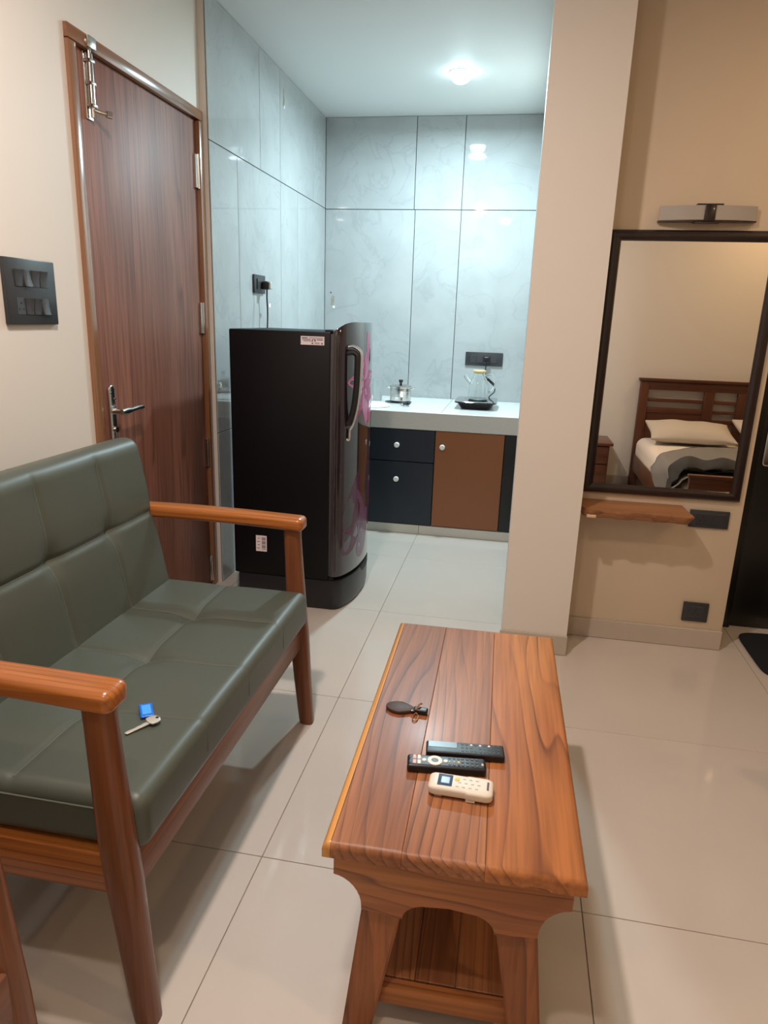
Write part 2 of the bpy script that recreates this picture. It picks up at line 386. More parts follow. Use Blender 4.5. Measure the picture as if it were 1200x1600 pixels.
# ------------------------------------------------------------------ the room
XL, XT, YB, YW = -1.44, -1.405, 5.10, -0.30        # left wall, tiled kitchen wall, kitchen back wall, wall behind the camera
XR, YM, YD = 3.2, 2.975, 3.25                      # right wall, mirror wall, bathroom wall
PILY, KX = 2.755, 0.075
floor = struct('floor', B(XL - .1, XR + .1, YW - .1, YB + .1, -.06, -.003), 'grout', 'cream glossy square floor tiles with thin dark joints', 'floor')
tilecache = {}
for i in range(-3, 6):
    for j in range(-4, 6):
        x0, y0 = -.54 + .8 * i, 1.402 + .8 * j
        a, b, c, d = max(x0, XL), min(x0 + .8, XR), max(y0, YW), min(y0 + .8, YB)
        if a >= b - .02 or c >= d - .02: continue
        if a > .1 and c >= 3.3: continue
        key = (round(b - a, 3), round(d - c, 3))
        if key not in tilecache:
            bm = B(-(b - a) / 2 + .0011, (b - a) / 2 - .0011, -(d - c) / 2 + .0011, (d - c) / 2 - .0011, -.012, 0, bev=.0008, seg=1)
            me = bpy.data.meshes.new('floor_tile'); bm.to_mesh(me); bm.free(); me.materials.append(MT['floor']); tilecache[key] = me
        o = obj('floor_tile', tilecache[key], None, floor); o.location = ((a + b) / 2, (c + d) / 2, 0)
struct('ceiling', B(XL - .1, XR + .1, YW - .1, YB + .1, ZC, ZC + .1), 'ceil', 'flat white ceiling above kitchen and living area', 'ceiling')
# left wall with door opening
DY0, DY1, DZ = 2.203, 3.16, 2.188
bm = bm_new(); box(bm, XL - .12, XL, YW - .1, DY0, 0, ZC); box(bm, XL - .12, XL, DY0, DY1, DZ, ZC); box(bm, XL - .12, XL, DY1, YB + .1, 0, ZC)
struct('wall_left', bm, 'paint', 'cream painted wall behind the sofa around the brown door', 'wall')
struct('wall_behind', B(XL - .12, XR + .1, YW - .1, YW, 0, ZC), 'paint', 'cream wall behind the bed seen in the mirror', 'wall')
struct('wall_right', B(XR, XR + .1, YW - .1, YD + .1, 0, ZC), 'paint', 'cream side wall of the bed area', 'wall')
struct('wall_pillar', B(.032, .302, PILY, YM + .05, 0, ZC), 'paint', 'cream pillar between kitchen opening and mirror', 'pillar')
struct('wall_mirror', B(KX, .97, YM, YD + .1, 0, ZC, bev=.003), 'paint_warmlit', 'cream wall carrying the mirror and sockets', 'wall')
struct('wall_kitchen_right', B(KX, KX + .1, YD + .1, YB + .1, 0, ZC), 'paint', 'side wall of the kitchen behind the pillar', 'wall')
bm = bm_new(); box(bm, .97, 1.045, YD, YD + .1, 0, ZC); box(bm, 1.93, XR + .1, YD, YD + .1, 0, ZC); box(bm, 1.045, 1.93, YD, YD + .1, 2.12, ZC)
struct('wall_bathroom', bm, 'paint', 'cream wall around the black bathroom door', 'wall')
# tiled kitchen walls: backing in joint colour, every slab its own piece
kw = struct('wall_kitchen_left', B(XL, XT - .006, DY1 + .004, YB, 0, ZC), 'paint', 'pale grey marble tiled wall beside the fridge', 'wall')
kb = struct('wall_kitchen_back', B(XL - .1, KX + .1, YB + .008, YB + .1, 0, ZC), 'jointdark', 'pale grey marble tiled back wall above the counter', 'wall')
obj('joint_backing', B(XT - .008, XT - .004, DY1 + .008, YB, 0, ZC), 'jointdark', kw)
g = .0022
def lt(y0, y1, z0, z1): 
    o = obj('wall_tile', B(-.006, 0, -(y1 - y0) / 2 + g, (y1 - y0) / 2 - g, -(z1 - z0) / 2 + g, (z1 - z0) / 2 - g, bev=.0008, seg=1), 'wtile', kw)
    o.location = (XT, (y0 + y1) / 2, (z0 + z1) / 2)
ys = [DY1 + .006, 3.81, 4.132, 4.80, YB]
for a, b in zip(ys, ys[1:]): lt(a, b, 2.08, ZC)
ys = [DY1 + .006, 3.488, 4.132, 4.455, YB]
for a, b in zip(ys, ys[1:]): lt(a, b, .777, 2.08)
for a, b in zip(ys, ys[1:]): lt(a, b, 0, .777)
def bt(x0, x1, z0, z1):
    o = obj('wall_tile', B(-(x1 - x0) / 2 + g, (x1 - x0) / 2 - g, 0, .006, -(z1 - z0) / 2 + g, (z1 - z0) / 2 - g, bev=.0008, seg=1), 'wtile', kb)
    o.location = ((x0 + x1) / 2, YB, (z0 + z1) / 2)
xs = [XT, -.773, -.447, KX]
for a, b in zip(xs, xs[1:]): bt(a, b, 2.075, ZC)
xs = [XT, -.765, -.446, KX]
for a, b in zip(xs, xs[1:]): bt(a, b, .793, 2.075)
# skirtings
def skirt(name, *a): struct(name, B(*a, bev=.002, seg=1), 'skirt', 'low tan tile skirting along the cream wall', 'skirting')
skirt('baseboard_mirror', .305, .972, YM - .008, YM, .001, .088)
struct('baseboard_pillar', B(.026, .306, PILY - .008, PILY, .001, .088, bev=.002, seg=1), 'skirt', 'low tan tile skirting at the foot of the pillar', 'skirting')
struct('baseboard_left', B(XL, XL + .01, YW, DY0 - .005, .001, .088, bev=.002, seg=1), 'skirt', 'low tan tile skirting behind the sofa', 'skirting')
struct('baseboard_behind', B(XL + .012, XR, YW, YW + .01, .001, .088, bev=.002, seg=1), 'skirt', 'low tan tile skirting behind the bed', 'skirting')

# ------------------------------------------------------------------ brown door
d1 = bpy.data.objects.new('door_1', None); COL.objects.link(d1); d1.location = (XL, (DY0 + DY1) / 2, 0)
d1['_o'] = tuple(d1.location); d1['kind'] = 'structure'; d1['label'] = 'brown wood-grain door with steel lever handle and tower bolt'; d1['category'] = 'door'
FW = .044
obj('door_leaf', B(XL - .045, XL - .006, DY0 + FW, DY1 - FW, .004, DZ - FW, bev=.002), 'door', d1)
fr = obj('door_jamb', B(XL - .10, XL + .014, DY0, DY0 + FW - .002, 0, DZ - FW, bev=.004), 'frame', d1)
obj('door_jamb', B(XL - .10, XL + .014, DY1 - FW + .002, DY1 - .001, 0, DZ - FW, bev=.004), 'frame', d1)
obj('door_head', B(XL - .10, XL + .014, DY0, DY1 - .001, DZ - FW + .002, DZ, bev=.004), 'framey', d1)
for z in (1.94, 1.32, .69, .095):
    h = obj('hinge', B(XL - .008, XL + .004, DY1 - FW - .026, DY1 - FW + .001, z - .068, z + .068, bev=.001, seg=1), 'steel', d1)
    bm = bm_new(); cyl(bm, (XL + .004, DY1 - FW - .003, z - .069), (XL + .004, DY1 - FW - .003, z + .069), .0055, n=12)
    obj('hinge_knuckle', bm, 'steel', h)
# lever handle
hy = 2.322
bm = bm_new(); rbox(bm, (XL - .001, hy, .955), (.012, .042, .25), (.004, .02, .02), (1, 2, 6)); hp = obj('handle_plate', bm, 'steel', d1)
bm = bm_new(); cyl(bm, (XL + .004, hy, .985), (XL + .045, hy, .985), .011, .010); lv = obj('handle_neck', bm, 'steel', hp)
bm = bm_new(); loft(bm, [[(XL + .045 + .010 * math.cos(t) + dx, yy, .985 + rr * math.sin(t) + dz) for t in [2 * math.pi * k / 14 for k in range(14)]] for yy, rr, dx, dz in ((hy - .014, .010, 0, 0), (hy + .02, .014, 0, 0), (hy + .05, .010, 0, .001), (hy + .09, .009, 0, .004), (hy + .125, .011, -.002, .004), (hy + .135, .006, -.002, .004))])
obj('handle_lever', bm, 'steel', hp)
bm = bm_new(); cyl(bm, (XL + .004, hy, .918), (XL + .014, hy, .918), .011, n=18); box(bm, XL + .002, XL + .012, hy - .005, hy + .005, .886, .918, bev=.002); obj('lock_cylinder', bm, 'chrome', hp)
for z in (1.052, .852, 1.03): 
    bm = bm_new(); cyl(bm, (XL + .004, hy + (.01 if z > 1 else 0) * (1 if z == 1.03 else -1), z), (XL + .007, hy + (.01 if z > 1 else 0) * (1 if z == 1.03 else -1), z), .004, n=10); obj('screw', bm, 'chrome', hp)
# tower bolt
by = 2.318
tb = obj('bolt_plate', B(XL - .006, XL - .001, by - .018, by + .018, 1.945, 2.140, bev=.001, seg=1), 'steel', d1)
bm = bm_new(); cyl(bm, (XL + .009, by, 1.985), (XL + .009, by, 2.135), .0115, n=16); obj('bolt_barrel', bm, 'chrome', tb)
bm = bm_new(); cyl(bm, (XL + .009, by, 1.95), (XL + .009, by, 2.18), .007, n=14); obj('bolt_rod', bm, 'steel', tb)
bm = bm_new(); cyl(bm, (XL + .012, by, 1.972), (XL + .040, by + .030, 1.968), .0055, .006, n=12); cyl(bm, (XL + .040, by + .030, 1.968), (XL + .050, by + .043, 1.967), .011, n=12); obj('bolt_knob', bm, 'chrome', tb)
obj('bolt_keeper', B(XL + .012, XL + .026, by - .022, by + .022, 2.148, 2.184, bev=.004), 'steel', d1)
for z in (1.985, 2.05, 2.115): obj('bolt_clip', B(XL - .001, XL + .022, by - .014, by + .014, z - .005, z + .005, bev=.002), 'steel', tb)

# ------------------------------------------------------------------ black bathroom door on the right
d2 = bpy.data.objects.new('door_2', None); COL.objects.link(d2); d2.location = (1.49, YD, 0)
d2['_o'] = tuple(d2.location); d2['kind'] = 'structure'; d2['label'] = 'black glossy bathroom door at the right edge beyond the mirror wall'; d2['category'] = 'door'
obj('door_leaf', B(1.085, 1.89, YD + .012, YD + .05, .004, 2.08, bev=.002), 'bathdoor', d2)
for a, b in ((1.045, 1.083), (1.892, 1.93)): obj('door_jamb', B(a, b, YD - .012, YD + .09, 0, 2.12, bev=.003), 'bathdoor', d2)
obj('door_head', B(1.084, 1.891, YD - .012, YD + .09, 2.082, 2.12, bev=.003), 'bathdoor', d2)
bm = bm_new(); rbox(bm, (1.125, YD + .009, .87), (.045, .012, .2), (.02, .004, .02), (2, 1, 4)); hp2 = obj('handle_plate', bm, 'steel', d2)
bm = bm_new(); cyl(bm, (1.125, YD + .005, .885), (1.125, YD - .042, .885), .010); tube(bm, [(1.117, YD - .040, .885), (1.15, YD - .044, .886), (1.24, YD - .042, .884)], .009); obj('handle_lever', bm, 'chrome', hp2)

# ------------------------------------------------------------------ ceiling downlights
def downlight(k, label):
    p, c, e, r = LIGHTS[k]
    t = thing('ceiling_downlight', label, 'light', (p[0], p[1], ZC), group=None)
    if k != 'kitchen': bm = bm_new(); lathe(bm, [(r + .004, 0), (r + .016, -.001), (r + .017, -.006), (r + .010, -.010), (r + .002, -.009), (r + .001, -.003)], (p[0], p[1], ZC), 40); obj('trim_ring', bm, 'knob', t)
    if k == 'kitchen':
        bm = bm_new(); lathe(bm, [(r + .006, 0), (r + .006, -.003), (r + .002, -.006), (r - .001, -.006)], (p[0], p[1], ZC), 40); obj('trim_ring', bm, 'knob', t)
        prof = [(r * math.sin(a), -.005 - r * .9 * math.cos(a)) for a in [math.pi / 2 * i / 10 for i in range(11)]]  # rounded dome shape stands in for the lamp's bloom
        bm = bm_new(); lathe(bm, prof, (p[0], p[1], ZC), 32)
        obj('diffuser', bm, emis('diffuser_' + k, c, 26), t); return
    bm = bm_new(); lathe(bm, [(0, -.008), (r, -.008), (r + .001, -.003), (0, -.003)], (p[0], p[1], ZC), 40); obj('diffuser', bm, emis('diffuser_' + k, c, 12), t)
downlight('kitchen', 'round cool white downlight glowing in the kitchen ceiling')
downlight('sofa', 'round warm downlight in the ceiling between sofa and coffee table')
downlight('front', 'round warm downlight in the ceiling above the camera')
downlight('bed', 'round yellow downlight in the ceiling over the bed')
downlight('fill_right', 'added unseen yellow fill downlight in the ceiling before the black door')

# ------------------------------------------------------------------ kitchen cabinets and counter
CF = 4.27; CZ = .795
for a, b, lab in ((-1.40, -.87, 'navy base cabinet in the corner behind the fridge'),):
    t = thing('kitchen_cabinet', lab, 'cabinet', ((a + b) / 2, CF + .3, 0)); obj('cabinet_body', B(a, b, CF + .022, YB, .062, .682), 'navy', t)
    dr = obj('cabinet_door', B(a + .002, b - .002, CF, CF + .02, .066, .678, bev=.0015, seg=1), 'navy', t)
    bm = bm_new(); lathe(bm, [(0, .022), (.012, .022), (.015, .018), (.015, .012), (.008, .008), (.007, 0)], n=20); bmesh.ops.rotate(bm, verts=bm.verts, matrix=Matrix.Rotation(math.pi / 2, 3, 'X')); bmesh.ops.translate(bm, verts=bm.verts, vec=(b - .05, CF, .58)); obj('knob', bm, 'knob', dr)
def knob(parent, x, z):
    bm = bm_new(); lathe(bm, [(0, .024), (.013, .024), (.017, .020), (.017, .012), (.009, .008), (.008, 0)], n=24); bmesh.ops.rotate(bm, verts=bm.verts, matrix=Matrix.Rotation(math.pi / 2, 3, 'X')); bmesh.ops.translate(bm, verts=bm.verts, vec=(x, CF, z)); obj('knob', bm, 'knob', parent)
t = thing('kitchen_cabinet', 'navy drawer cabinet with two white knobs beside the fridge', 'cabinet', (-.66, CF + .3, 0))
obj('cabinet_body', B(-.868, -.457, CF + .022, YB, .062, .682), 'navy', t)
d = obj('drawer', B(-.866, -.458, CF, CF + .02, .478, .680, bev=.0015, seg=1), 'navy', t); knob(d, -.694, .582)
d = obj('drawer', B(-.866, -.458, CF, CF + .02, .066, .472, bev=.0015, seg=1), 'navy', t); knob(d, -.691, .362)
t = thing('kitchen_cabinet', 'cabinet with tan brown door under the white counter', 'cabinet', (-.24, CF + .3, 0))
obj('cabinet_body', B(-.455, -.026, CF + .022, YB, .062, .682), 'navy', t)
d = obj('cabinet_door', B(-.453, -.029, CF, CF + .02, .066, .680, bev=.0015, seg=1), 'tan', t); knob(d, -.407, .584)
t = thing('kitchen_cabinet', 'narrow dark cabinet panel next to the pillar', 'cabinet', (.02, CF + .3, 0))
obj('cabinet_body', B(-.024, KX - .003, CF + .022, YB, .062, .682), 'navy', t)
obj('cabinet_door', B(-.025, KX - .003, CF + .004, CF + .02, .066, .680, bev=.0015, seg=1), 'black', t)
t = thing('cabinet_plinth', 'beige tiled plinth under the kitchen cabinets', 'plinth', (-.66, CF + .3, 0))
for a, b in ((-1.40, -.535), (-.533, KX)): obj('plinth_tile', B(a, b, CF + .003, YB, .001, .060, bev=.001, seg=1), 'toe', t)
t = thing('kitchen_counter', 'white stone kitchen counter with thick speckled front edge', 'counter', (-.66, CF + .4, .684))
for a, b in ((-1.404, -.43), (-.428, KX)): obj('counter_slab', B(a, b, CF + .002, YB, CZ - .02, CZ, bev=.002, seg=1), 'countertop', t)
obj('counter_fascia', B(-1.404, KX, CF - .006, CF + .03, .684, CZ - .0025, bev=.002, seg=1), 'counterface', t)

# pot
PX, PY = -.760, 4.735
t = thing('cooking_pot', 'small steel pot with lid and black knob on the counter', 'pot', (PX, PY, CZ))
bm = bm_new(); lathe(bm, [(0, .004), (.066, .004), (.072, .010), (.073, .098), (.076, .102), (.074, .103), (.070, .099), (.069, .012), (0, .008)], (PX, PY, CZ + .003), 40); obj('pot_body', bm, 'steel', t)
bm = bm_new(); lathe(bm, [(.077, .103), (.077, .108), (.060, .114), (.02, .118), (0, .118), (0, .115), (.06, .110), (.075, .104)], (PX, PY, CZ + .003), 40); ld = obj('pot_lid', bm, 'steel', t)
bm = bm_new(); lathe(bm, [(0, .150), (.012, .150), (.015, .145), (.013, .134), (.008, .128), (.008, .116), (0, .116)], (PX, PY, CZ + .003), 24); obj('lid_knob', bm, 'black', ld)
for s in (-1, 1):
    bm = bm_new(); tube(bm, [(PX + s * .072, PY - .02, CZ + .092), (PX + s * .094, PY - .018, CZ + .100), (PX + s * .098, PY, CZ + .102), (PX + s * .094, PY + .018, CZ + .100), (PX + s * .072, PY + .02, CZ + .092)], .003, 8); obj('pot_handle', bm, 'steel', t)
for z in (.045, .055, .065, .075):
    bm = bm_new(); lathe(bm, [(.0725, z - .002), (.0742, z), (.0725, z + .002)], (PX, PY, CZ), 40); obj('pot_band', bm, 'steel', t)
solo('pot_stand', lathe(bm_new(), [(0, 0), (.090, 0), (.092, .003), (.06, .0065), (0, .0065)], (0, 0, 0), 36), 'black', 'thin round black stand under the steel pot', 'trivet').location = (PX - .012, PY - .005, CZ + .0005)
# tongs: two arms lying before the pot
t = thing('kitchen_tongs', 'small black tongs lying before the steel pot', 'tongs', (-.690, 4.535, CZ))
for dx, rot in ((-.017, .55), (.018, .35)):
    bm = bm_new(); loft(bm, [sring(0, yy, .008 + zz, ww, .004, 10) for yy, zz, ww in ()]) if False else None
    rbox(bm, (0, 0, 0), (.016, .095, .010), .004, (1, 4, 1), fn=lambda p: Vector((p.x * (1 - .5 * abs(p.y) / .05), p.y, p.z + .006 * math.cos(p.y * 40))))
    bmesh.ops.rotate(bm, verts=bm.verts, matrix=Matrix.Rotation(rot, 3, 'Z') @ Matrix.Rotation(-.12, 3, 'X')); bmesh.ops.translate(bm, verts=bm.verts, vec=(-.690 + dx, 4.535, CZ + .016)); obj('tong_arm', bm, 'black', t)
bm = bm_new(); cyl(bm, (-.712, 4.558, CZ + .012), (-.672, 4.562, CZ + .012), .009, n=12); obj('tong_joint', bm, 'black', t)
# glass tumblers
def tumbler(x, y, label):
    bm = bm_new(); lathe(bm, [(0, 0), (.028, 0), (.030, .003), (.037, .14), (.0355, .1405), (.029, .010), (0, .009)], (0, 0, 0), 36)
    o = solo('glass_tumbler', bm, 'glass', label, 'glass', group='tumblers by the pot'); o.location = (x, y, CZ + .0006)
tumbler(-.925, 4.76, 'clear glass tumbler between the fridge and the steel pot')
tumbler(-1.01, 4.83, 'clear glass tumbler mostly hidden behind the fridge')
# plate
bm = bm_new(); lathe(bm, [(0, .003), (.06, .003), (.075, .006), (.125, .022), (.128, .024), (.124, .026), (.074, .011), (.06, .008), (0, .008)], (0, 0, 0), 48)
bmesh.ops.scale(bm, verts=bm.verts, vec=(1, 1, -1)); bmesh.ops.translate(bm, verts=bm.verts, vec=(0, 0, .027))
o = solo('dinner_plate', bm, 'porcelain', 'white upturned dinner plate on the counter by the fridge', 'plate'); o.location = (-.905, 4.46, CZ + .0008)
# induction cooktop
IX0, IX1, IY0, IY1 = -.372, -.098, 4.49, 4.84
t = thing('induction_cooktop', 'black portable induction cooktop under the glass kettle', 'cooktop', (-.235, 4.66, CZ))
rings = []
for z, ins in ((.0, .045), (.004, .040), (.022, .028), (.036, .018), (.040, .012)):
    rings.append(sring((IX0 + IX1) / 2, (IY0 + IY1) / 2, CZ + z + .001, IX1 - IX0 - 2 * ins, IY1 - IY0 - 2 * ins, 40, 7))
obj('cooktop_base', loft(bm_new(), rings), 'black', t)
gl = obj('cooktop_glass', loft(bm_new(), [sring((IX0 + IX1) / 2, (IY0 + IY1) / 2, CZ + z, IX1 - IX0 - i, IY1 - IY0 - i, 48, 9) for z, i in ((.041, .006), (.043, 0), (.049, 0), (.051, .004))]), 'blackgloss', t)
bm = bm_new(); lathe(bm, [(.080, .0), (.083, 0), (.083, .0004), (.080, .0004)], (-.235, 4.69, CZ + .0511), 48); obj('cooking_zone_ring', bm, 'rembtn', gl)
# glass kettle
KXc, KYc, KZ = -.228, 4.67, CZ + .0518
t = thing('glass_kettle', 'clear glass kettle with bamboo lid on the induction cooktop', 'kettle', (KXc, KYc, KZ))
bm = bm_new(); lathe(bm, [(0, .001), (.060, .001), (.066, .005), (.064, .05), (.060, .10), (.050, .135), (.040, .150), (.037, .165), (.039, .178), (.037, .178), (.0345, .165), (.0375, .150), (.0475, .133), (.0575, .098), (.0615, .05), (.063, .008), (0, .005)], (KXc, KYc, KZ), 44); obj('kettle_body', bm, 'glass', t)
bm = bm_new(); lathe(bm, [(0, .172), (.034, .172), (.034, .180), (.043, .181), (.043, .190), (.040, .192), (0, .192)], (KXc, KYc, KZ), 36); obj('kettle_lid', bm, 'bamboo', t)
bm = bm_new(); tube(bm, [(KXc + .036, KYc, KZ + .155), (KXc + .075, KYc, KZ + .165), (KXc + .105, KYc, KZ + .135), (KXc + .105, KYc, KZ + .09), (KXc + .08, KYc, KZ + .055), (KXc + .062, KYc, KZ + .05)], .006, 12); obj('kettle_handle', bm, 'glass', t)
bm = bm_new(); tube(bm, [(KXc - .05, KYc, KZ + .10), (KXc - .075, KYc, KZ + .125), (KXc - .095, KYc, KZ + .155)], .011, 14); obj('kettle_spout', bm, 'glass', t)

# ------------------------------------------------------------------ switch plates
def socket_holes(parent, f, u, v, s=.010):
    for du, dv, r in ((0, s, .0032), (-s * .9, -s * .7, .0025), (s * .9, -s * .7, .0025)):
        bm = bm_new(); a = f(u + du, v + dv, -.001); b = f(u + du, v + dv, .0006); cyl(bm, a, b, r, n=10); obj('socket_hole', bm, 'hole_shade', parent)
# plate on the kitchen back wall
fb = lambda u, v, d: (u, YB - d, v)
t = thing('socket_board', 'long black socket board above the counter with plug', 'socket board', (-.225, YB, 1.04))
pl = obj('board_plate', B(-.356, -.092, YB - .012, YB - .0005, 1.042, 1.136, bev=.003), 'blackplate', t)
for x0 in (-.320, -.272, -.225, -.178):
    m_ = obj('rocker_switch' if x0 in (-.272, -.178) else 'socket_insert', B(x0, x0 + .042, YB - (.017 if x0 in (-.272, -.178) else .0135), YB - .010, 1.065, 1.114, bev=.001, seg=1), 'rocker', pl)
    if x0 in (-.320, -.225): socket_holes(pl, lambda u, v, d: (u, YB - .0135 - d, v), x0 + .021, 1.09)
t = thing('power_plug', 'black plug and cable running from socket board to induction cooktop', 'cable', (-.204, YB - .03, 1.06))
bm = bm_new(); rbox(bm, (-.204, YB - .034, 1.088), (.042, .038, .042), .010, (2, 2, 2)); obj('plug_body', bm, 'black', t)
bm = bm_new(); tube(bm, [(-.204, YB - .045, 1.068), (-.206, YB - .055, 1.03), (-.204, YB - .09, .985), (-.175, YB - .15, .955), (-.135, YB - .20, .925), (-.128, YB - .23, .885), (-.160, YB - .262, .852), (-.150, YB - .262, .825), (-.13, YB - .25, .812)], .0042, 8); obj('power_cable', bm, 'black', t)
bm = bm_new(); rbox(bm, (0, 0, 0), (.07, .016, .018), .006, (2, 1, 1)); bmesh.ops.rotate(bm, verts=bm.verts, matrix=Matrix.Rotation(math.radians(40), 3, 'Y')); bmesh.ops.translate(bm, verts=bm.verts, vec=(-.158, YB - .175, .945)); obj('cable_bundle', bm, 'black', t)
# plate on the tiled left wall with fridge plug
t = thing('socket_board', 'small black socket board on the tiled wall above the fridge', 'socket board', (XT, 3.746, 1.455))
pl = obj('board_plate', B(XT + .0005, XT + .012, 3.664, 3.828, 1.455, 1.550, bev=.003), 'blackplate', t)
obj('rocker_switch', B(XT + .010, XT + .018, 3.695, 3.735, 1.475, 1.530, bev=.001, seg=1), 'rocker', pl); obj('socket_insert', B(XT + .010, XT + .0135, 3.745, 3.800, 1.475, 1.530, bev=.001, seg=1), 'rocker', pl)
t = thing('fridge_plug', 'grey plug with black cord hanging behind the fridge', 'cable', (XT + .03, 3.78, 1.26))
bm = bm_new(); rbox(bm, (XT + .034, 3.775, 1.498), (.040, .04, .044), .010, (2, 2, 2)); obj('plug_body', bm, 'black', t)
bm = bm_new(); rbox(bm, (XT + .060, 3.775, 1.497), (.012, .034, .038), .005, (1, 2, 2)); obj('plug_cap', bm, 'acgrey', t)
bm = bm_new(); tube(bm, [(XT + .04, 3.775, 1.478), (XT + .038, 3.778, 1.43), (XT + .04, 3.78, 1.36), (XT + .042, 3.765, 1.26), (XT + .04, 3.74, 1.1), (XT + .04, 3.6, .7), (XT + .05, 3.5, .4)], .0045, 8); cb = obj('power_cord', bm, 'black', t)
obj('cord_tag', B(XT + .044, XT + .046, 3.785, 3.815, 1.385, 1.405), 'label', cb)
# little gold stickers on the tiles
st = thing('tile_sticker', 'small vertical gold lettered sticker high on the left tiled wall', 'sticker', (XT, 4.195, 2.52))
text_mesh('sticker_lettering', 'NYPE', .038, 'gold', st, (.001, 0, .006), (math.pi / 2, math.pi / 2, math.pi / 2))
o = obj('sticker_tail', B(XT + .0002, XT + .0011, 4.200, 4.215, 2.474, 2.492), 'porcelain', st)
st = thing('tile_sticker', 'small gold sticker on the back tiled wall beside the corner above the fridge', 'sticker', (-1.348, YB, 1.465))
text_mesh('sticker_lettering', 'CIFO', .030, 'gold', st, (.002, -.001, -.005), (math.pi / 2, math.pi / 2 + .15, 0))
bm = bm_new(); cyl(bm, (-1.358, YB, 1.515), (-1.358, YB - .0015, 1.515), .006, n=14); obj('sticker_dot', bm, 'ink', st)
obj('sticker_tail', B(-1.343, -1.327, YB - .0015, YB - .0002, 1.408, 1.424), 'porcelain', st)
# big switchboard on the left wall
t = thing('switch_board', 'large black switch board on the cream wall left of the door', 'switch board', (XL, 1.93, 1.294))
pl = obj('board_plate', B(XL + .0005, XL + .013, 1.812, 2.036, 1.294, 1.479, bev=.003), 'blackplate', t)
def rocker(y0, z0, up, k=.034):
    bm = bm_new(); z1 = z0 + .048
    prof = [(XL + .011, z0), (XL + (.016 if up else .022), z0 + .001), (XL + .0165, z0 + .024), (XL + (.022 if up else .016), z1 - .001), (XL + .011, z1)]
    prism(bm, prof, 'y', y0, y0 + k - .002, .0008); obj('rocker_switch', bm, 'rocker', pl)
for i, up in enumerate((1, 0, 1, 1)): rocker(1.852 + .036 * i, 1.401, up)
for i, up in enumerate((1, 1, 0)): rocker(1.852 + .036 * (i + 1), 1.322, up)
si = obj('socket_insert', B(XL + .011, XL + .0142, 1.852, 1.886, 1.322, 1.370, bev=.0008, seg=1), 'rocker', pl)
socket_holes(si, lambda u, v, d: (XL + .0142 + d, u, v), 1.869, 1.345)
# sockets on the mirror wall
t = thing('socket_board', 'wide black socket plate beside the live edge shelf', 'socket board', (.85, YM, .545))
pl = obj('board_plate', B(.764, .920, YM - .011, YM - .0005, .547, .622, bev=.003), 'blackplate', t)
for x0 in (.79, .852): obj('socket_insert', B(x0, x0 + .052, YM - .0128, YM - .010, .560, .609, bev=.0008, seg=1), 'blackplate', pl)
socket_holes(pl, lambda u, v, d: (u, YM - .0128 - d, v), .816, .586)
t = thing('socket_board', 'square black socket plate low on the wall above the skirting', 'socket board', (.848, YM, .125))
pl = obj('board_plate', B(.796, .900, YM - .011, YM - .0005, .125, .212, bev=.003), 'blackplate', t)
obj('socket_insert', B(.815, .881, YM - .0128, YM - .010, .142, .195, bev=.0008, seg=1), 'blackplate', pl)
socket_holes(pl, lambda u, v, d: (u, YM - .0128 - d, v), .848, .168)

# ------------------------------------------------------------------ mirror, sconce, shelf
mx0, mx1, mz0, mz1, fw = .322, .945, .668, 1.703, .040
t = thing('wall_mirror_framed', 'tall mirror in dark wooden frame reflecting the bed', 'mirror', ((mx0 + mx1) / 2, YM, mz0))
t.name = 'framed_mirror'
def mitre(pts, name):
    # moulding section (distance from outer edge, depth)
    sec = [(0, .001), (0, .016), (.006, .024), (.014, .026), (.030, .020), (.036, .019), (.040, .012), (.040, .001)]
    (ax, az, sx, sz), (bx, bz, tx, tz) = pts
    rings = []
    for (x, z, dx, dz) in pts: rings.append([(x + dx * s, YM - d, z + dz * s) for s, d in sec])
    obj(name, loft(bm_new(), rings), 'mirrorframe', t)
c = [(mx0, mz0, 1, 1), (mx1, mz0, -1, 1), (mx1, mz1, -1, -1), (mx0, mz1, 1, -1)]
for i in range(4): mitre((c[i], c[(i + 1) % 4]), 'frame_rail')
obj('mirror_glass', B(mx0 + .037, mx1 - .037, YM - .012, YM - .004, mz0 + .037, mz1 - .037), 'mirror', t)
t = thing('wall_sconce', 'unlit long wall lamp with frosted shade above the mirror', 'wall lamp', (.658, YM, 1.73))
def arc_shade(x0, x1):
    bm = bm_new(); rr = []
    for k in range(13):
        x = x0 + (x1 - x0) * k / 12; d = .055 - .030 * ((x - .658) / .172) ** 2
        rr.append([(x, YM - d, 1.735), (x, YM - d, 1.785), (x, YM - d + .006, 1.785), (x, YM - d + .006, 1.735)])
    return loft(bm, rr)
obj('lamp_shade', arc_shade(.487, .642), 'shade', t); obj('lamp_shade', arc_shade(.676, .829), 'shade', t)
obj('shade_rim', loft(bm_new(), [[(x, YM - .002, z0), (x, YM - d, z0), (x, YM - d, z0 + .004), (x, YM - .002, z0 + .004)] for z0 in (1.7305,) for x, d in [(.485 + .346 * k / 12, .056 - .030 * ((.485 + .346 * k / 12 - .658) / .172) ** 2) for k in range(13)]]), 'mirrorframe', t)
obj('lamp_bracket', B(.640, .678, YM - .060, YM - .050, 1.729, 1.790, bev=.002), 'mirrorframe', t)
obj('lamp_arm', B(.612, .704, YM - .052, YM - .002, 1.785, 1.791, bev=.001, seg=1), 'mirrorframe', t)
obj('lamp_arm', B(.612, .704, YM - .052, YM - .002, 1.7265, 1.7315, bev=.001, seg=1), 'mirrorframe', t)
obj('back_plate', B(.60, .716, YM - .012, YM - .0005, 1.733, 1.784, bev=.002), 'mirrorframe', t)
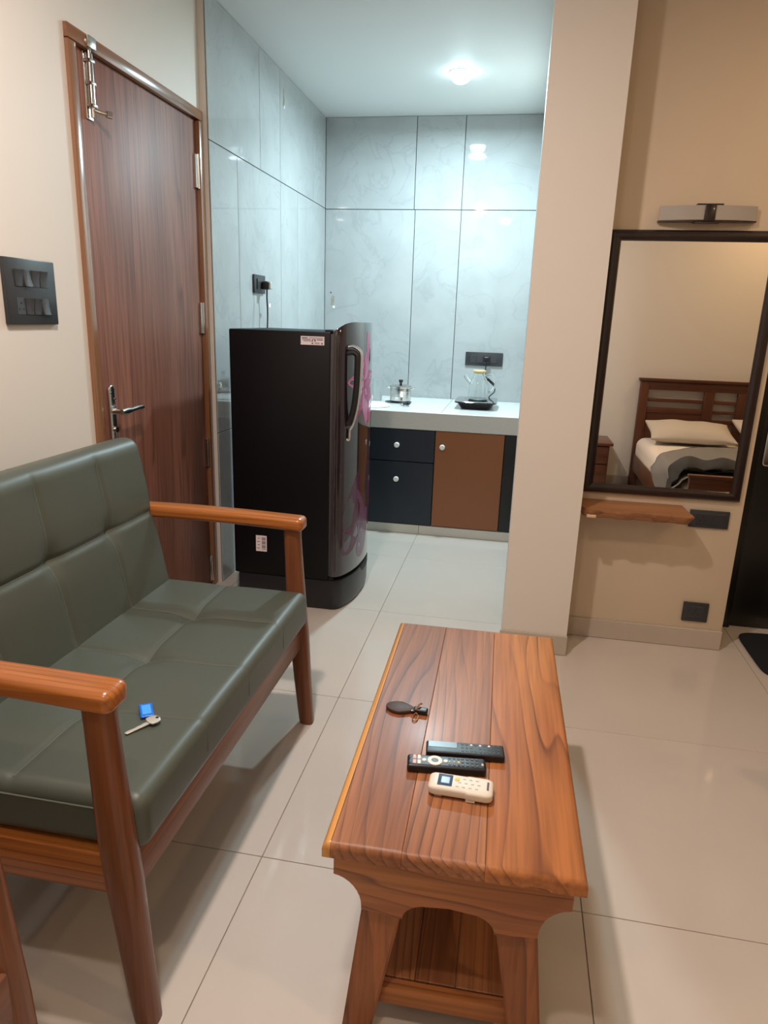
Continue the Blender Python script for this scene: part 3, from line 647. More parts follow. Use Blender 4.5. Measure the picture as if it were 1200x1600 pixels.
# live edge shelf
t = thing('live_edge_shelf', 'live edge wooden shelf below the mirror', 'shelf', (.53, YM, .60))
poly = [(.308, YM - .0005), (.735, YM - .0005), (.737, YM - .10), (.742, YM - .17), (.735, YM - .192)]
for k in range(1, 20): 
    x = .735 - (.735 - .322) * k / 20; poly.append((x, YM - .198 - .006 * math.sin(k * 1.1) - .004 * math.sin(k * 2.7 + 1)))
poly += [(.326, YM - .196), (.312, YM - .15), (.309, YM - .06)]
bm = bm_new(); prism(bm, poly, 'z', .602, .634)
for v in bm.verts:
    if v.co.y < YM - .16: v.co.y += (.012 if v.co.z < .61 else 0); v.co.x += -.014 * (v.co.x > .72 and v.co.z < .61)
bmesh.ops.bevel(bm, geom=[e for e in bm.edges if abs(e.verts[0].co.z - e.verts[1].co.z) < .004 and e.verts[0].co.y < YM - .001], offset=.004, segments=2, affect='EDGES')
obj('shelf_board', bm, 'live', t, auto=50)
obj('chipped_corner', B(.329, .366, YM - .203, YM - .19, .604, .616, bev=.003), 'chip', t)

# ------------------------------------------------------------------ fridge
FX0, FX1, FY0, FY1 = -1.246, -.786, 2.95, 3.475
fc, fh = (FY0 + FY1) / 2, (FY1 - FY0) / 2
def xf(y, off=0):
    s = (y - fc) / fh
    return -.742 + .052 * (1 - abs(s) ** 2.6) + .022 * (s + 1) / 2 + off
t = thing('refrigerator', 'single-door black fridge with pink flower print on its glossy door', 'refrigerator', (-.98, fc, 0))
obj('fridge_body', B(FX0, FX1, FY0, FY1, .15, 1.282, bev=.006), 'fridge', t)
obj('door_gasket', B(FX1 - .001, FX1 + .014, FY0 + .006, FY1 - .006, .17, 1.275, bev=.002), 'gasket', t)
def plan(z, inset=0, xb=FX1 + .013, nf=28, rc=.028):
    y0, y1 = FY0 + inset, FY1 - inset
    pts = [(xb, y0, z)]
    # near corner rounded then bulged front
    for k in range(nf + 1):
        y = y0 + (y1 - y0) * (.5 - .5 * math.cos(math.pi * k / nf))
        d = min(y - y0, y1 - y); c_ = 0
        if d < rc: c_ = rc - math.sqrt(max(0, rc * rc - (rc - d) ** 2))
        pts.append((xf(y) - inset - c_, y, z))
    pts.append((xb, y1, z)); return pts
rings = []
for z, ins in ((.166, .006), (.170, .001), (.178, 0)): rings.append(plan(z, ins))
for z in (.4, .7, 1.0, 1.2): rings.append(plan(z))
def topz(x): 
    u = max(0, min(1, (x - (FX1 + .013)) / .075)); return 1.288 + .040 * math.sin(u * math.pi / 2) ** 1.3
for lay, ins in ((0, 0), (1, .0015), (2, .005)):
    r = plan(0, ins); rings.append([(x, y, topz(x) - (.006, .0018, 0)[lay]) for x, y, z in r])
dr = obj('fridge_door', loft(bm_new(), rings), 'fridgedoor', t, auto=40)
for k, xx in enumerate((-.770, -.762, -.752)): obj('door_edge_rib', B(xx, xx + .003, FY0 - .0015, FY0 + .004, .20, 1.27), 'gasket', dr)
# top cap behind the door
obj('hinge_cover', B(FX1 - .03, FX1 + .02, FY0 + .02, FY0 + .07, 1.280, 1.292, bev=.004), 'fridgebase', t)
# base drawer
rings = [plan(z, ins, xb=FX0 + .02) for z, ins in ((.0, .012), (.006, .006), (.03, .001), (.14, 0), (.146, .002), (.148, .006))]
obj('base_drawer', loft(bm_new(), rings), 'fridgebase', t, auto=40)
obj('base_gap_shade', B(FX0 + .006, FX1 + .02, FY0 + .012, FY1 - .012, .147, .166), 'hole_shade', t)  # recessed gap, its shade painted black
bm = bm_new()
rr = []
for k in range(12):
    y = fc - .02 + .22 * k / 11; hgt = .030 * math.sin(math.pi * min(1, (k + .6) / 4)) if k < 2 else .030
    if k > 9: hgt *= (11.6 - k) / 2.2
    rr.append([(xf(y) - .006, y, .1485), (xf(y) + .0012, y, .1485), (xf(y) + .0012, y, .1485 - hgt), (xf(y) - .006, y, .1485 - hgt)])
obj('grip_slot_shade', loft(bm, rr), 'hole_shade', t)  # black sliver on the drawer front, painted shade of the cut-out slot
# handle: dark D-frame with chrome outer strip near the hinge-free edge
HY = 3.005
pts_o = [(-.722, 1.222), (-.700, 1.224), (-.676, 1.214), (-.662, 1.196), (-.660, 1.15), (-.664, 1.04), (-.674, .955), (-.692, .885), (-.706, .86), (-.709, .82), (-.722, .815)]
hd = obj('door_handle', tube(bm_new(), [(x, HY, z) for x, z in pts_o], .0075, 10), 'chrome', dr)
pts_i = [(-.718, 1.196), (-.695, 1.200), (-.680, 1.192), (-.674, 1.17), (-.678, 1.04), (-.688, .955), (-.703, .90), (-.715, .885)]
bm = bm_new(); tube(bm, [(x - .003, HY, z) for x, z in pts_i], .013, 10); obj('handle_grip', bm, 'fridgebase', hd)
# petals printed on the curved front
def petal(cy, cz, ly, lz, rot, mat, bend=0, off=.0006):
    bm = bm_new(); n = 18; ring = []
    for k in range(n):
        a = 2 * math.pi * k / n; u = math.cos(a); v = math.sin(a) * (1 - .45 * math.cos(a)) 
        yy = u * ly; zz = v * lz + bend * u * u
        y = cy + yy * math.cos(rot) - zz * math.sin(rot); z = cz + yy * math.sin(rot) + zz * math.cos(rot)
        y = max(FY0 + .03, min(FY1 - .012, y)); ring.append((y, z))
    A = [bm.verts.new((xf(y) + off, y, z)) for y, z in ring]; Bq = [bm.verts.new((xf(y) - .002, y, z)) for y, z in ring]
    cA = bm.verts.new((xf(max(FY0 + .03, min(FY1 - .012, cy))) + off, max(FY0 + .03, min(FY1 - .012, cy)), cz))
    for k in range(n):
        bm.faces.new((A[k], A[(k + 1) % n], cA)); bm.faces.new((A[k], Bq[k], Bq[(k + 1) % n], A[(k + 1) % n]))
    obj('flower_petal', bm, mat, dr)
for i, a in enumerate((10, 62, 118, 172, 228, 285, 335)):
    r_ = math.radians(a); petal(3.17 + .085 * math.cos(r_), 1.05 + .11 * math.sin(r_), .085, .042, r_, ('petal1', 'petal2')[i % 2], .01, .0006 + .0002 * i)
for i, a in enumerate((80, 130, 40, 100)):
    r_ = math.radians(a); petal(3.24 + .07 * math.cos(r_), .86 + .07 * math.sin(r_) + (.30 if i == 3 else 0), .06, .026, r_, ('petal1', 'petal2', 'petal1', 'petal2')[i], .008, .0008 + .0002 * i)
for i, (cy, cz, ly, lz, a, mt_) in enumerate(((3.08, .50, .15, .075, 70, 'petal3'), (3.17, .42, .16, .06, 110, 'petal4'), (3.06, .34, .12, .06, 20, 'petal3'), (3.22, .33, .14, .06, 60, 'petal4'), (3.30, .62, .19, .06, 88, 'maroon'), (3.35, .70, .20, .05, 80, 'maroon'), (3.33, .45, .12, .035, 100, 'petal3'), (3.40, .52, .10, .03, 75, 'petal1'))):
    petal(cy, cz, ly, lz, math.radians(a), mt_, .015, .0006 + .0002 * i)
# maker's label and barcode on the side
lb = obj('paper_label', B(-.917, -.812, FY0 - .0012, FY0 + .002, 1.226, 1.262), 'label', t)
for k, (x0, x1, z0, z1) in enumerate(((-.912, -.886, 1.253, 1.257), (-.880, -.818, 1.254, 1.2565), (-.910, -.872, 1.247, 1.250), (-.866, -.862, 1.240, 1.250), (-.866, -.856, 1.248, 1.250), (-.856, -.85, 1.240, 1.250), (-.846, -.818, 1.246, 1.250), (-.905, -.865, 1.241, 1.2435), (-.868, -.861, 1.230, 1.236), (-.855, -.832, 1.231, 1.233), (-.855, -.834, 1.235, 1.2365), (-.825, -.819, 1.229, 1.236))): obj('label_print', B(x0, x1, FY0 - .0016, FY0 - .001, z0, z1), 'ink', lb)
lb = obj('barcode_label', B(-1.137, -1.084, FY0 - .0012, FY0 + .002, .266, .344), 'label', t)
for k in range(9): obj('barcode_bar', B(-1.108, -1.089, FY0 - .0016, FY0 - .001, .276 + .0068 * k, .276 + .0068 * k + (.0042 if k % 3 else .0024)), 'ink', lb)
for k in range(4): obj('label_print', B(-1.132 + .004 * (k % 2), -1.118, FY0 - .0016, FY0 - .001, .280 + .016 * k, .283 + .016 * k), 'ink', lb)

# ------------------------------------------------------------------ sofa and matching armchair
def seat_unit(name, label, cat, xo, ya, yb, seams, cushback=0, rail=(-.648, -.622, .285, .372)):
    """ya, yb: centres of the two front legs along the wall; xo shifts towards the wall"""
    t = thing(name, label, cat, (-.95 + xo, (ya + yb) / 2, 0))
    def X(x): return x + xo
    for y in (ya, yb):
        # front leg up to the arm
        rg = [sring(X(cx), y, z, wx, wy, 20, 3.2) for cx, z, wx, wy in ((-.607, .004, .046, .042), (-.609, .02, .048, .044), (-.622, .17, .055, .050), (-.634, .33, .062, .056), (-.642, .42, .062, .056), (-.650, .56, .056, .050), (-.655, .66, .053, .047), (-.656, .693, .054, .048))]
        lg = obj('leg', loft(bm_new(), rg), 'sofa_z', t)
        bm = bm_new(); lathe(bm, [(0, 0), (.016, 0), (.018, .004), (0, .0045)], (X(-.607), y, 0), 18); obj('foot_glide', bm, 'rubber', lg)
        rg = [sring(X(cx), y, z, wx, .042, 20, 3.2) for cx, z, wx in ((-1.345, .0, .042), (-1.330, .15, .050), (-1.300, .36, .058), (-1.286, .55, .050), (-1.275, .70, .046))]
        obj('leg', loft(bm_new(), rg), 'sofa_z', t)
        def bend(p):
            u = (p.x + .36) / .72
            return Vector((p.x, p.y * (1.0 + .16 * max(0, (p.x) / .36) ** 2), p.z + .008 * math.sin(u * math.pi) - .004))
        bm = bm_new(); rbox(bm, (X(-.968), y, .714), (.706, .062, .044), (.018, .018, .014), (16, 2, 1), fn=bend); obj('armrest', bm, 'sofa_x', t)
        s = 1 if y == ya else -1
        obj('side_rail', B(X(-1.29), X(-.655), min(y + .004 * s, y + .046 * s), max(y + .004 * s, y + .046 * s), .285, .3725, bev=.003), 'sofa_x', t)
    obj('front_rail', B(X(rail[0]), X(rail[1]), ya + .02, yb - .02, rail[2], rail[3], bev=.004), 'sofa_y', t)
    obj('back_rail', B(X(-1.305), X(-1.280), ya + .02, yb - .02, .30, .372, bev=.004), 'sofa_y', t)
    obj('back_rail', B(X(-1.297), X(-1.272), ya + .02, yb - .02, .60, .66, bev=.004), 'sofa_y', t)
    # seat cushion
    y0, y1 = ya + .016, yb - .016
    W = y1 - y0
    sx0, sx1 = -1.24 + xo, -.598 + xo - cushback
    cx, cy = (sx0 + sx1) / 2, (y0 + y1) / 2
    midx = -.875 + xo - cushback / 2
    def gr(d, w_): return math.exp(-(d / w_) ** 2)
    def dip(x, y):
        e = min(1, max(0, (sx1 - x) / .10)) ; e = e * e * (3 - 2 * e)
        k = 0
        for sy in seams: k += gr(y - sy, .009) * .0035 * (.35 + .65 * e) + .0025 * gr(y - sy, .05) * e
        k += gr(x - midx, .009) * .0035 + .0025 * gr(x - midx, .05)
        return k + .013 * sum(math.exp(-(((y - sy) ** 2 + (x - midx) ** 2) / .045 ** 2)) for sy in seams)
    def seatf(p):
        x, y = p.x + cx, p.y + cy
        if p.z > 0:
            k = 0
            return Vector((p.x, p.y, p.z - dip(x, y)))
        return p
    bm = bm_new(); rbox(bm, (cx, cy, .432), (sx1 - sx0, W, .118), (.030, .026, .030), (90, int(W * 190), 2), fn=seatf)
    cu = obj('seat_cushion', bm, 'leather', t, auto=75)
    # raised stitched welts
    def zs(x, y):
        return .491 - dip(x, y)
    for sy in seams:
        obj('seam', tube(bm_new(), [(x, sy, zs(x, sy) - .0004) for x in [sx0 + .09 + (sx1 - .032 - sx0 - .09) * k / 40 for k in range(41)]] + [(sx1 - .010, sy, .482), (sx1 - .001, sy, .462), (sx1 - .0002, sy, .41)], .0013, 6, sub=2), 'seam', cu)
    obj('seam', tube(bm_new(), [(midx, y, zs(midx, y) - .0004) for y in [y0 + .02 + (W - .04) * k / 80 for k in range(81)]], .0013, 6, sub=2), 'seam', cu)
    for yy in (y0 + .0002, y1 - .0002):
        obj('seam', tube(bm_new(), [(x, yy, .461) for x in (sx0 + .04, -1.0 + xo, -.8 + xo, sx1 - .034)], .0022, 6, sub=3), 'seam', cu)
    # back cushion: built upright then leaned
    Hb, Tb = .535, .115
    midz = 0.02
    def bdip(y, z):
        e = min(1, max(0, (Hb / 2 - abs(z)) / .08)); e = e * e * (3 - 2 * e)
        k = 0
        for sy in seams: k += gr(y - sy, .009) * .004 * e + .003 * gr(y - sy, .05) * e
        k += gr(z - midz, .010) * .007 + .006 * gr(z - midz, .05)
        return k + .012 * sum(math.exp(-(((y - sy) ** 2 + (z - midz) ** 2) / .035 ** 2)) for sy in seams)
    def backf(p):
        y, z = p.y + cy, p.z
        if p.x > 0:
            return Vector((p.x - bdip(y, z), p.y, p.z))
        return p
    lean = math.radians(-10.5)
    T = Matrix.Translation((-1.165 + xo, cy, .692)) @ Matrix.Rotation(lean, 4, 'Y')
    bm = bm_new(); rbox(bm, (0, 0, 0), (Tb, W - .004, Hb), (.045, .028, .045), (2, int(W * 190), 84), fn=backf)
    bmesh.ops.transform(bm, matrix=T, verts=bm.verts); bk = obj('back_cushion', bm, 'leather', t, auto=75)
    def xb(y, z):
        return Tb / 2 - bdip(y, z)
    for sy in seams:
        P = [T @ Vector((xb(sy, z) - .0004, sy - cy, z)) for z in [-.22 + .44 * k / 40 for k in range(41)]]
        P += [T @ Vector(v) for v in ((.046, sy - cy, .249), (.028, sy - cy, .2635), (-.01, sy - cy, .2672))]
        obj('seam', tube(bm_new(), P, .0013, 6, sub=2), 'seam', bk)
    P = [T @ Vector((xb(y, midz) - .0004, y - cy, midz)) for y in [y0 + .025 + (W - .05) * k / 80 for k in range(81)]]
    obj('seam', tube(bm_new(), P, .0013, 6, sub=2), 'seam', bk)
    return t
seat_unit('sofa', 'dark green leatherette sofa with wooden arms against the left wall', 'sofa', 0, .950, 2.022, (1.24, 1.485, 1.755))
seat_unit('armchair', 'wooden armchair of which one front leg shows at the lower left corner', 'armchair', -.049, .10, .700, (.40,), cushback=.10, rail=(-.640, -.606, .30, .41))

# ------------------------------------------------------------------ coffee table
TZ = .45
tx, ty, ta = -.047, 1.467, math.radians(0.95)
t = thing('coffee_table', 'polished teak coffee table with splayed legs and lower shelf', 'table', (tx, ty, 0), ta, world=False); t['_o'] = (0, 0, 0)
hw, hl = .2295, .476
xs = [-hw, -hw + .31 * 2 * hw, -hw + .625 * 2 * hw, hw]
for i in range(3):
    a, b = xs[i], xs[i + 1]
    if i == 0: a += .015
    bm = bm_new(); box(bm, a + .0003, b - .0003, -hl, hl, TZ - .030, TZ)
    es = [e for e in bm.edges if (abs(e.verts[0].co.y - e.verts[1].co.y) < 1e-5 and abs(e.verts[0].co.z - e.verts[1].co.z) < 1e-5 and e.verts[0].co.z > TZ - .01) or (i == 2 and abs(e.verts[0].co.x - hw) < .001 and abs(e.verts[1].co.x - hw) < .001 and e.verts[0].co.z > TZ - .01 and e.verts[1].co.z > TZ - .01)]
    bmesh.ops.bevel(bm, geom=es, offset=.012, segments=4, affect='EDGES', profile=.5)
    es = [e for e in bm.edges if abs(e.verts[0].co.x - e.verts[1].co.x) < 1e-5 and e.verts[0].co.z > TZ - .0005 and e.verts[1].co.z > TZ - .0005 and not (i == 2 and e.verts[0].co.x > hw - .02) and abs(e.verts[0].co.y - e.verts[1].co.y) > .5]
    bmesh.ops.bevel(bm, geom=es, offset=.0010, segments=1, affect='EDGES')
    o = obj('top_plank', bm, ('teakdark_y', 'teakdark_y', 'teak_y')[i], t)
bm = bm_new(); box(bm, -hw, -hw + .0148, -hl, hl, TZ - .030, TZ)
es = [e for e in bm.edges if e.verts[0].co.z > TZ - .01 and e.verts[1].co.z > TZ - .01 and not (e.verts[0].co.x > -hw + .01 and e.verts[1].co.x > -hw + .01)]
bmesh.ops.bevel(bm, geom=es, offset=.012, segments=4, affect='EDGES', profile=.5); obj('top_plank', bm, 'sap_y', t)
# end aprons with curved brackets
def apron_outline():
    P = [(-.213, .4195), (.213, .4195), (.213, .365)]
    n = 8
    for k in range(1, n + 1):            # outer concave curve down to the leg
        a = k / n * math.pi / 2; P.append((.213 - .053 * math.sin(a), .365 - .055 * (1 - math.cos(a)) - .008 * k / n))
    P += [(.160, .296), (.083, .288)]
    for k in range(1, n + 1):
        a = k / n * math.pi / 2; P.append((.083 - .045 * (1 - math.cos(a)), .288 + .036 * math.sin(a)))
    Q = [(-x, z) for x, z in P[2:]]
    return P + [(0.0, .328)] + list(reversed(Q))
ap = apron_outline()
for y in (-hl + .022, hl - .044): 
    bm = bm_new(); prism(bm, ap, 'y', y, y + .022, .002); obj('apron', bm, 'teak_x', t)
for s in (-1, 1): obj('side_apron', B(min(s * .213, s * .191), max(s * .213, s * .191), -hl + .046, hl - .046, .355, .4195, bev=.002), 'teak_y', t)
for sx in (-1, 1):
    for sy in (-1, 1):
        yt, ybm = sy * (hl - .058), sy * (hl - .035)
        def q(cx, cy_, z, wx, wy): return [(cx - wx / 2, cy_ - wy / 2, z), (cx + wx / 2, cy_ - wy / 2, z), (cx + wx / 2, cy_ + wy / 2, z), (cx - wx / 2, cy_ + wy / 2, z)]
        bm = bm_new(); loft(bm, [q(sx * .164, ybm, 0, .056, .034), q(sx * .122, yt, .30, .076, .040), q(sx * .118, yt - sy * .006, .418, .076, .040)])
        bmesh.ops.bevel(bm, geom=[e for e in bm.edges if abs(e.verts[0].co.z - e.verts[1].co.z) > .05], offset=.004, segments=2, affect='EDGES')
        obj('leg', bm, 'teak_z', t)
for s in (-1, 1): obj('shelf_rail', B(-.128, .128, s * (hl - .055) - .012, s * (hl - .055) + .012, .058, .098, bev=.003), 'teak_x', t)
for a, b in ((-.150, -.058), (-.057, .022), (.023, .150)): obj('shelf_plank', B(a, b, -hl + .072, hl - .072, .080, .096, bev=.0015, seg=1), 'teakdark_y', t)

# ------------------------------------------------------------------ things on the table
# tv remote
def remote_frame(name, label, x, y, rz): return thing(name, label, 'remote', (x, y, TZ + .0006), rz, world=False)
t = remote_frame('remote_control', 'black remote with white ring pad and white buttons on the table', -.074, 1.245, math.radians(7.0)); t['_o'] = (0, 0, 0)
bm = bm_new(); rbox(bm, (0, 0, .009), (.162, .040, .018), (.006, .006, .005), (4, 2, 1)); bd = obj('remote_body', bm, 'remblack', t)
bm = bm_new(); lathe(bm, [(.0072, .018), (.0072, .0195), (.0150, .0195), (.0155, .018)], (-.024, 0, 0), 32); obj('ring_pad', bm, 'remwhite', t)
bm = bm_new(); lathe(bm, [(0, .0192), (.0062, .0192), (.0066, .018)], (-.024, 0, 0), 20); obj('button', bm, 'remblack', t)
for x in (-.046, -.002):
    bm = bm_new(); lathe(bm, [(0, .0195), (.0042, .0195), (.0048, .018)], (x, 0, 0), 18); obj('button', bm, 'remwhite', t)
for x, y, m_ in ((-.066, .009, 'rempink'), (-.066, -.007, 'rempink'), (-.0565, .009, 'remwhite'), (-.0565, -.007, 'remwhite')): obj('button', B(x - .0035, x + .0035, y - .0065, y + .0065, .017, .0193, bev=.001, seg=1), m_, t)
for i in range(4):
    for j in range(3): obj('button', B(.030 + i * .0098, .0362 + i * .0098, -.013 + j * .0105, -.008 + j * .0105, .017, .0191, bev=.0008, seg=1), 'rembtn', t)
for j in range(3):
    for x in (.004, .013): obj('button', B(x, x + .005, -.013 + j * .0105, -.0085 + j * .0105, .017, .0190, bev=.0008, seg=1), 'acgrey' if j == 1 else 'rembtn', t)
for j in range(3): obj('button', B(.0225, .0275, -.014 + j * .0105, -.008 + j * .0105, .017, .0190, bev=.0008, seg=1), ('fob', 'acyellow', 'rembtn')[j], t)
for x, y in ((-.075, .008), (-.075, -.009)): 
    bm = bm_new(); lathe(bm, [(0, .0188), (.002, .0188), (.0022, .0178)], (x, y, 0), 12); obj('button', bm, 'rembtn', t)
obj('brand_mark', B(.0715, .0755, -.008, .0, .0175, .0184), 'acgrey', t)
# set-top remote with screen
t = remote_frame('remote_control', 'black remote with dark glassy screen lying behind the other two', -.040, 1.303, math.radians(6.0)); t['_o'] = (0, 0, 0)
bm = bm_new(); rbox(bm, (0, 0, .008), (.166, .042, .016), (.004, .004, .004), (4, 2, 1)); obj('remote_body', bm, 'remblack', t)
obj('remote_screen', B(-.079, -.016, -.004, .018, .0145, .0168, bev=.001, seg=1), 'screen', t)
for i in range(9):
    for j in range(3):
        if i % 4 == 3 and j == 1: continue
        obj('button', B(-.008 + i * .0095, -.003 + i * .0095, -.013 + j * .0115, -.008 + j * .0115, .0145, .0168, bev=.0008, seg=1), 'remwhite' if (i, j) in ((2, 2), (4, 2), (6, 2)) else 'rembtn', t)
# air-conditioner remote
t = remote_frame('remote_control', 'ivory remote with small blue display and grey buttons at the table front', -.039, 1.176, math.radians(-1.0)); t['_o'] = (0, 0, 0)
def acf(p): return Vector((p.x, p.y * (1 + .10 * (1 if p.x > .012 else 0)), p.z - .10 * (p.x * p.x)))
bm = bm_new(); rbox(bm, (0, 0, .0135), (.126, .050, .022), (.014, .010, .007), (20, 3, 2), fn=acf); obj('remote_body', bm, 'acwhite', t)
obj('remote_screen', B(-.046, -.016, -.018, .018, .022, .0250, bev=.002), 'lcd', t); obj('screen_pale_field', B(-.039, -.022, -.011, .009, .0245, .0255, bev=.001, seg=1), 'lcd2', t)  # paler blue field inside the display
bm = bm_new(); lathe(bm, [(0, .0258), (.0045, .0258), (.005, .023)], (-.008, .006, 0), 18); obj('button', bm, 'acyellow', t)
for i in range(4):
    for j in range(3): obj('button', B(-.010 + i * .0125 + (.004 if j == 1 else 0), -.003 + i * .0125 + (.004 if j == 1 else 0), -.017 + j * .0125, -.0125 + j * .0125, .0225, .0250 , bev=.001, seg=1), 'acgrey', t)
obj('brand_mark', B(.0500, .0545, -.013, .013, .0225, .0247, bev=.001, seg=1), 'ink', t)
obj('battery_foot', B(.012, .030, -.026, -.012, .0, .006, bev=.001, seg=1), 'acwhite', t); obj('battery_foot', B(-.05, -.035, -.02, .02, .0, .006, bev=.001, seg=1), 'acwhite', t)
# leather key fob
t = thing('key_fob', 'brown leather key fob with copper ring on the coffee table', 'key fob', (-.19, 1.445, TZ + .0006), math.radians(-4), world=False); t['_o'] = (0, 0, 0)
out = []
for k in range(28):
    a = 2 * math.pi * k / 28; u, v = math.cos(a), math.sin(a)
    out.append((-.012 + u * .036, v * (.0235 - .010 * max(0, u) ** .8)))
bm = bm_new(); prism(bm, out, 'z', .0, .009, .0022); fb_ = obj('fob_pouch', bm, 'fob', t)
bm = bm_new(); rbox(bm, (.036, -.001, .007), (.034, .018, .012), .004, (2, 2, 1)); obj('fob_tail', bm, 'remblack', t)
bm = bm_new(); lathe(bm, [(0, .0115), (.002, .0112), (.0036, .010), (.0038, .0085)], (.018, -.009, 0), 16); obj('rivet', bm, 'chrome', t)
bm = bm_new(); tube(bm, [(.027, -.010, .004), (.023, -.020, .003), (.024, -.036, .0022), (.029, -.041, .0022), (.034, -.036, .0022), (.034, -.020, .003)], .0014, 8, closed=True); obj('key_ring', bm, 'ringcopper', t)
bm = bm_new(); tube(bm, [(.026, -.010, .012), (.029, -.001, .017), (.033, .008, .019), (.035, .014, .016)], .002, 8); obj('ring_clip', bm, 'ringcopper', t)
# key with blue tag on the sofa seat
t = thing('key', 'steel key with blue tag lying on the green sofa seat', 'key', (-.728, 1.205, .4905), math.radians(0), world=False); t['_o'] = (0, 0, 0); t.scale = (1.2, 1.2, 1.2)
kd = Matrix.Rotation(math.radians(238), 3, 'Z')
bm = bm_new()
bow = [(-.012, -.003), (-.009, -.0105), (-.002, -.013), (.008, -.012), (.0105, -.006), (.0105, .006), (.008, .012), (-.002, .013), (-.009, .0105), (-.012, .003)]
prism(bm, bow, 'z', .0055, .0080, .0006); bmesh.ops.rotate(bm, verts=bm.verts, matrix=kd); bmesh.ops.translate(bm, verts=bm.verts, vec=(.020, -.002, 0)); kb_ = obj('key_bow', bm, 'keysteel', t)
bm = bm_new(); cyl(bm, (-.008, 0, .0081), (-.008, 0, .0084), .003, n=12); bmesh.ops.rotate(bm, verts=bm.verts, matrix=kd); bmesh.ops.translate(bm, verts=bm.verts, vec=(.020, -.002, 0)); obj('key_hole', bm, 'hole_shade', kb_)
bm = bm_new(); prism(bm, [(.010, -.0042), (.020, -.0042), (.021, -.003), (.028, -.0035), (.035, -.0025), (.044, -.0038), (.052, -.0032), (.054, 0), (.052, .0042), (.010, .0045)], 'z', .0025, .0045, .0004); bmesh.ops.rotate(bm, verts=bm.verts, matrix=Matrix.Rotation(.04, 3, 'Y')); bmesh.ops.rotate(bm, verts=bm.verts, matrix=kd); bmesh.ops.translate(bm, verts=bm.verts, vec=(.020, -.002, .0015)); obj('key_blade', bm, 'keysteel', t)
bm = bm_new(); rbox(bm, (-.010, .028, .003), (.024, .046, .005), (.003, .003, .0022), (2, 2, 1)); bmesh.ops.rotate(bm, verts=bm.verts, cent=(-.010, .028, 0), matrix=Matrix.Rotation(math.radians(34), 3, 'Z')); tg = obj('key_tag', bm, 'blue', t)
bm = B(-.018, -.002, .012, .044, .0052, .0060, bev=.0004, seg=1); bmesh.ops.rotate(bm, verts=bm.verts, cent=(-.010, .028, 0), matrix=Matrix.Rotation(math.radians(34), 3, 'Z')); obj('tag_label', bm, 'bluelight', tg)

# ------------------------------------------------------------------ door mat
bm = bm_new()
def matz(p): return Vector((p.x, p.y, p.z + (.0015 * math.sin(p.x * 90) * math.sin(p.y * 80) if p.z > 0 else 0)))
rg = [sring(1.40, 2.965, z, .62 - i, .44 - i, 56, 7) for z, i in ((.0008, .006), (.004, 0), (.010, .0), (.013, .012))]
solo('door_mat', loft(bm, rg), 'mat', 'black pile mat on the floor before the black door', 'mat', loc=(1.40, 2.965, 0))

# ------------------------------------------------------------------ bed area (seen in the mirror)
BX0, BX1, BYH, BYF = 1.045, 2.505, -.285, 1.74
t = thing('bed', 'dark wooden double bed with slatted headboard seen in the mirror', 'bed', ((BX0 + BX1) / 2, .75, 0))
for x in (BX0, BX1 - .07): obj('headboard_post', B(x, x + .07, BYH, BYH + .045, 0, .915, bev=.003), 'darkwood_z', t)
obj('headboard_cap', B(BX0 - .015, BX1 + .015, BYH - .008, BYH + .055, .915, .938, bev=.004), 'darkwood_x', t)
obj('headboard_rail', B(BX0 + .071, BX1 - .071, BYH + .006, BYH + .040, .845, .914, bev=.002), 'darkwood_x', t)
st_x = (1.600, 1.860)
for x in st_x: obj('headboard_stile', B(x - .04, x + .04, BYH + .006, BYH + .040, .44, .844, bev=.002), 'darkwood_z', t)
segs = ((BX0 + .071, st_x[0] - .041), (st_x[0] + .041, st_x[1] - .041), (st_x[1] + .041, BX1 - .071))
for a, b in segs:
    for z0, z1 in ((.745, .775), (.655 if a < 1.2 or a > 1.8 else .665, .700 if a < 1.2 or a > 1.8 else .69)): obj('headboard_slat', B(a, b, BYH + .010, BYH + .034, z0, z1, bev=.002), 'darkwood_x', t)
    if a < 1.2 or a > 1.8: obj('headboard_panel', B(a, b, BYH + .012, BYH + .030, .38, .654), 'darkwood_x', t)
    else:
        for z0 in (.585, .49): obj('headboard_slat', B(a, b, BYH + .010, BYH + .034, z0, z0 + .03, bev=.002), 'darkwood_x', t)
for x in (BX0 + .01, BX1 - .04): obj('side_rail', B(x, x + .03, BYH + .046, BYF - .031, .16, .30, bev=.003), 'darkwood_x', t)
obj('footboard', B(BX0 + .002, BX1 - .002, BYF - .03, BYF, .10, .512, bev=.003), 'darkwood_x', t)
obj('footboard_cap', B(BX0 - .006, BX1 + .006, BYF - .036, BYF + .006, .512, .530, bev=.003), 'darkwood_x', t)
for x in (BX0, BX1 - .06): obj('leg', B(x, x + .06, BYF - .07, BYF - .031, 0, .159, bev=.003), 'darkwood_z', t)
obj('slat_base', B(BX0 + .041, BX1 - .041, BYH + .05, BYF - .035, .20, .235), 'darkwood_x', t)
bm = bm_new(); rbox(bm, ((BX0 + BX1) / 2, (BYH + BYF) / 2 + .005, .350), (BX1 - BX0 - .03, BYF - BYH - .09, .20), (.07, .07, .07), (10, 12, 3), fn=lambda p: p + Vector((0, 0, .008 * mnoise.noise(p * 4))))
solo('mattress', bm, 'linen', 'mattress under a white fitted sheet on the bed', 'mattress', loc=((BX0 + BX1) / 2, .73, .24))
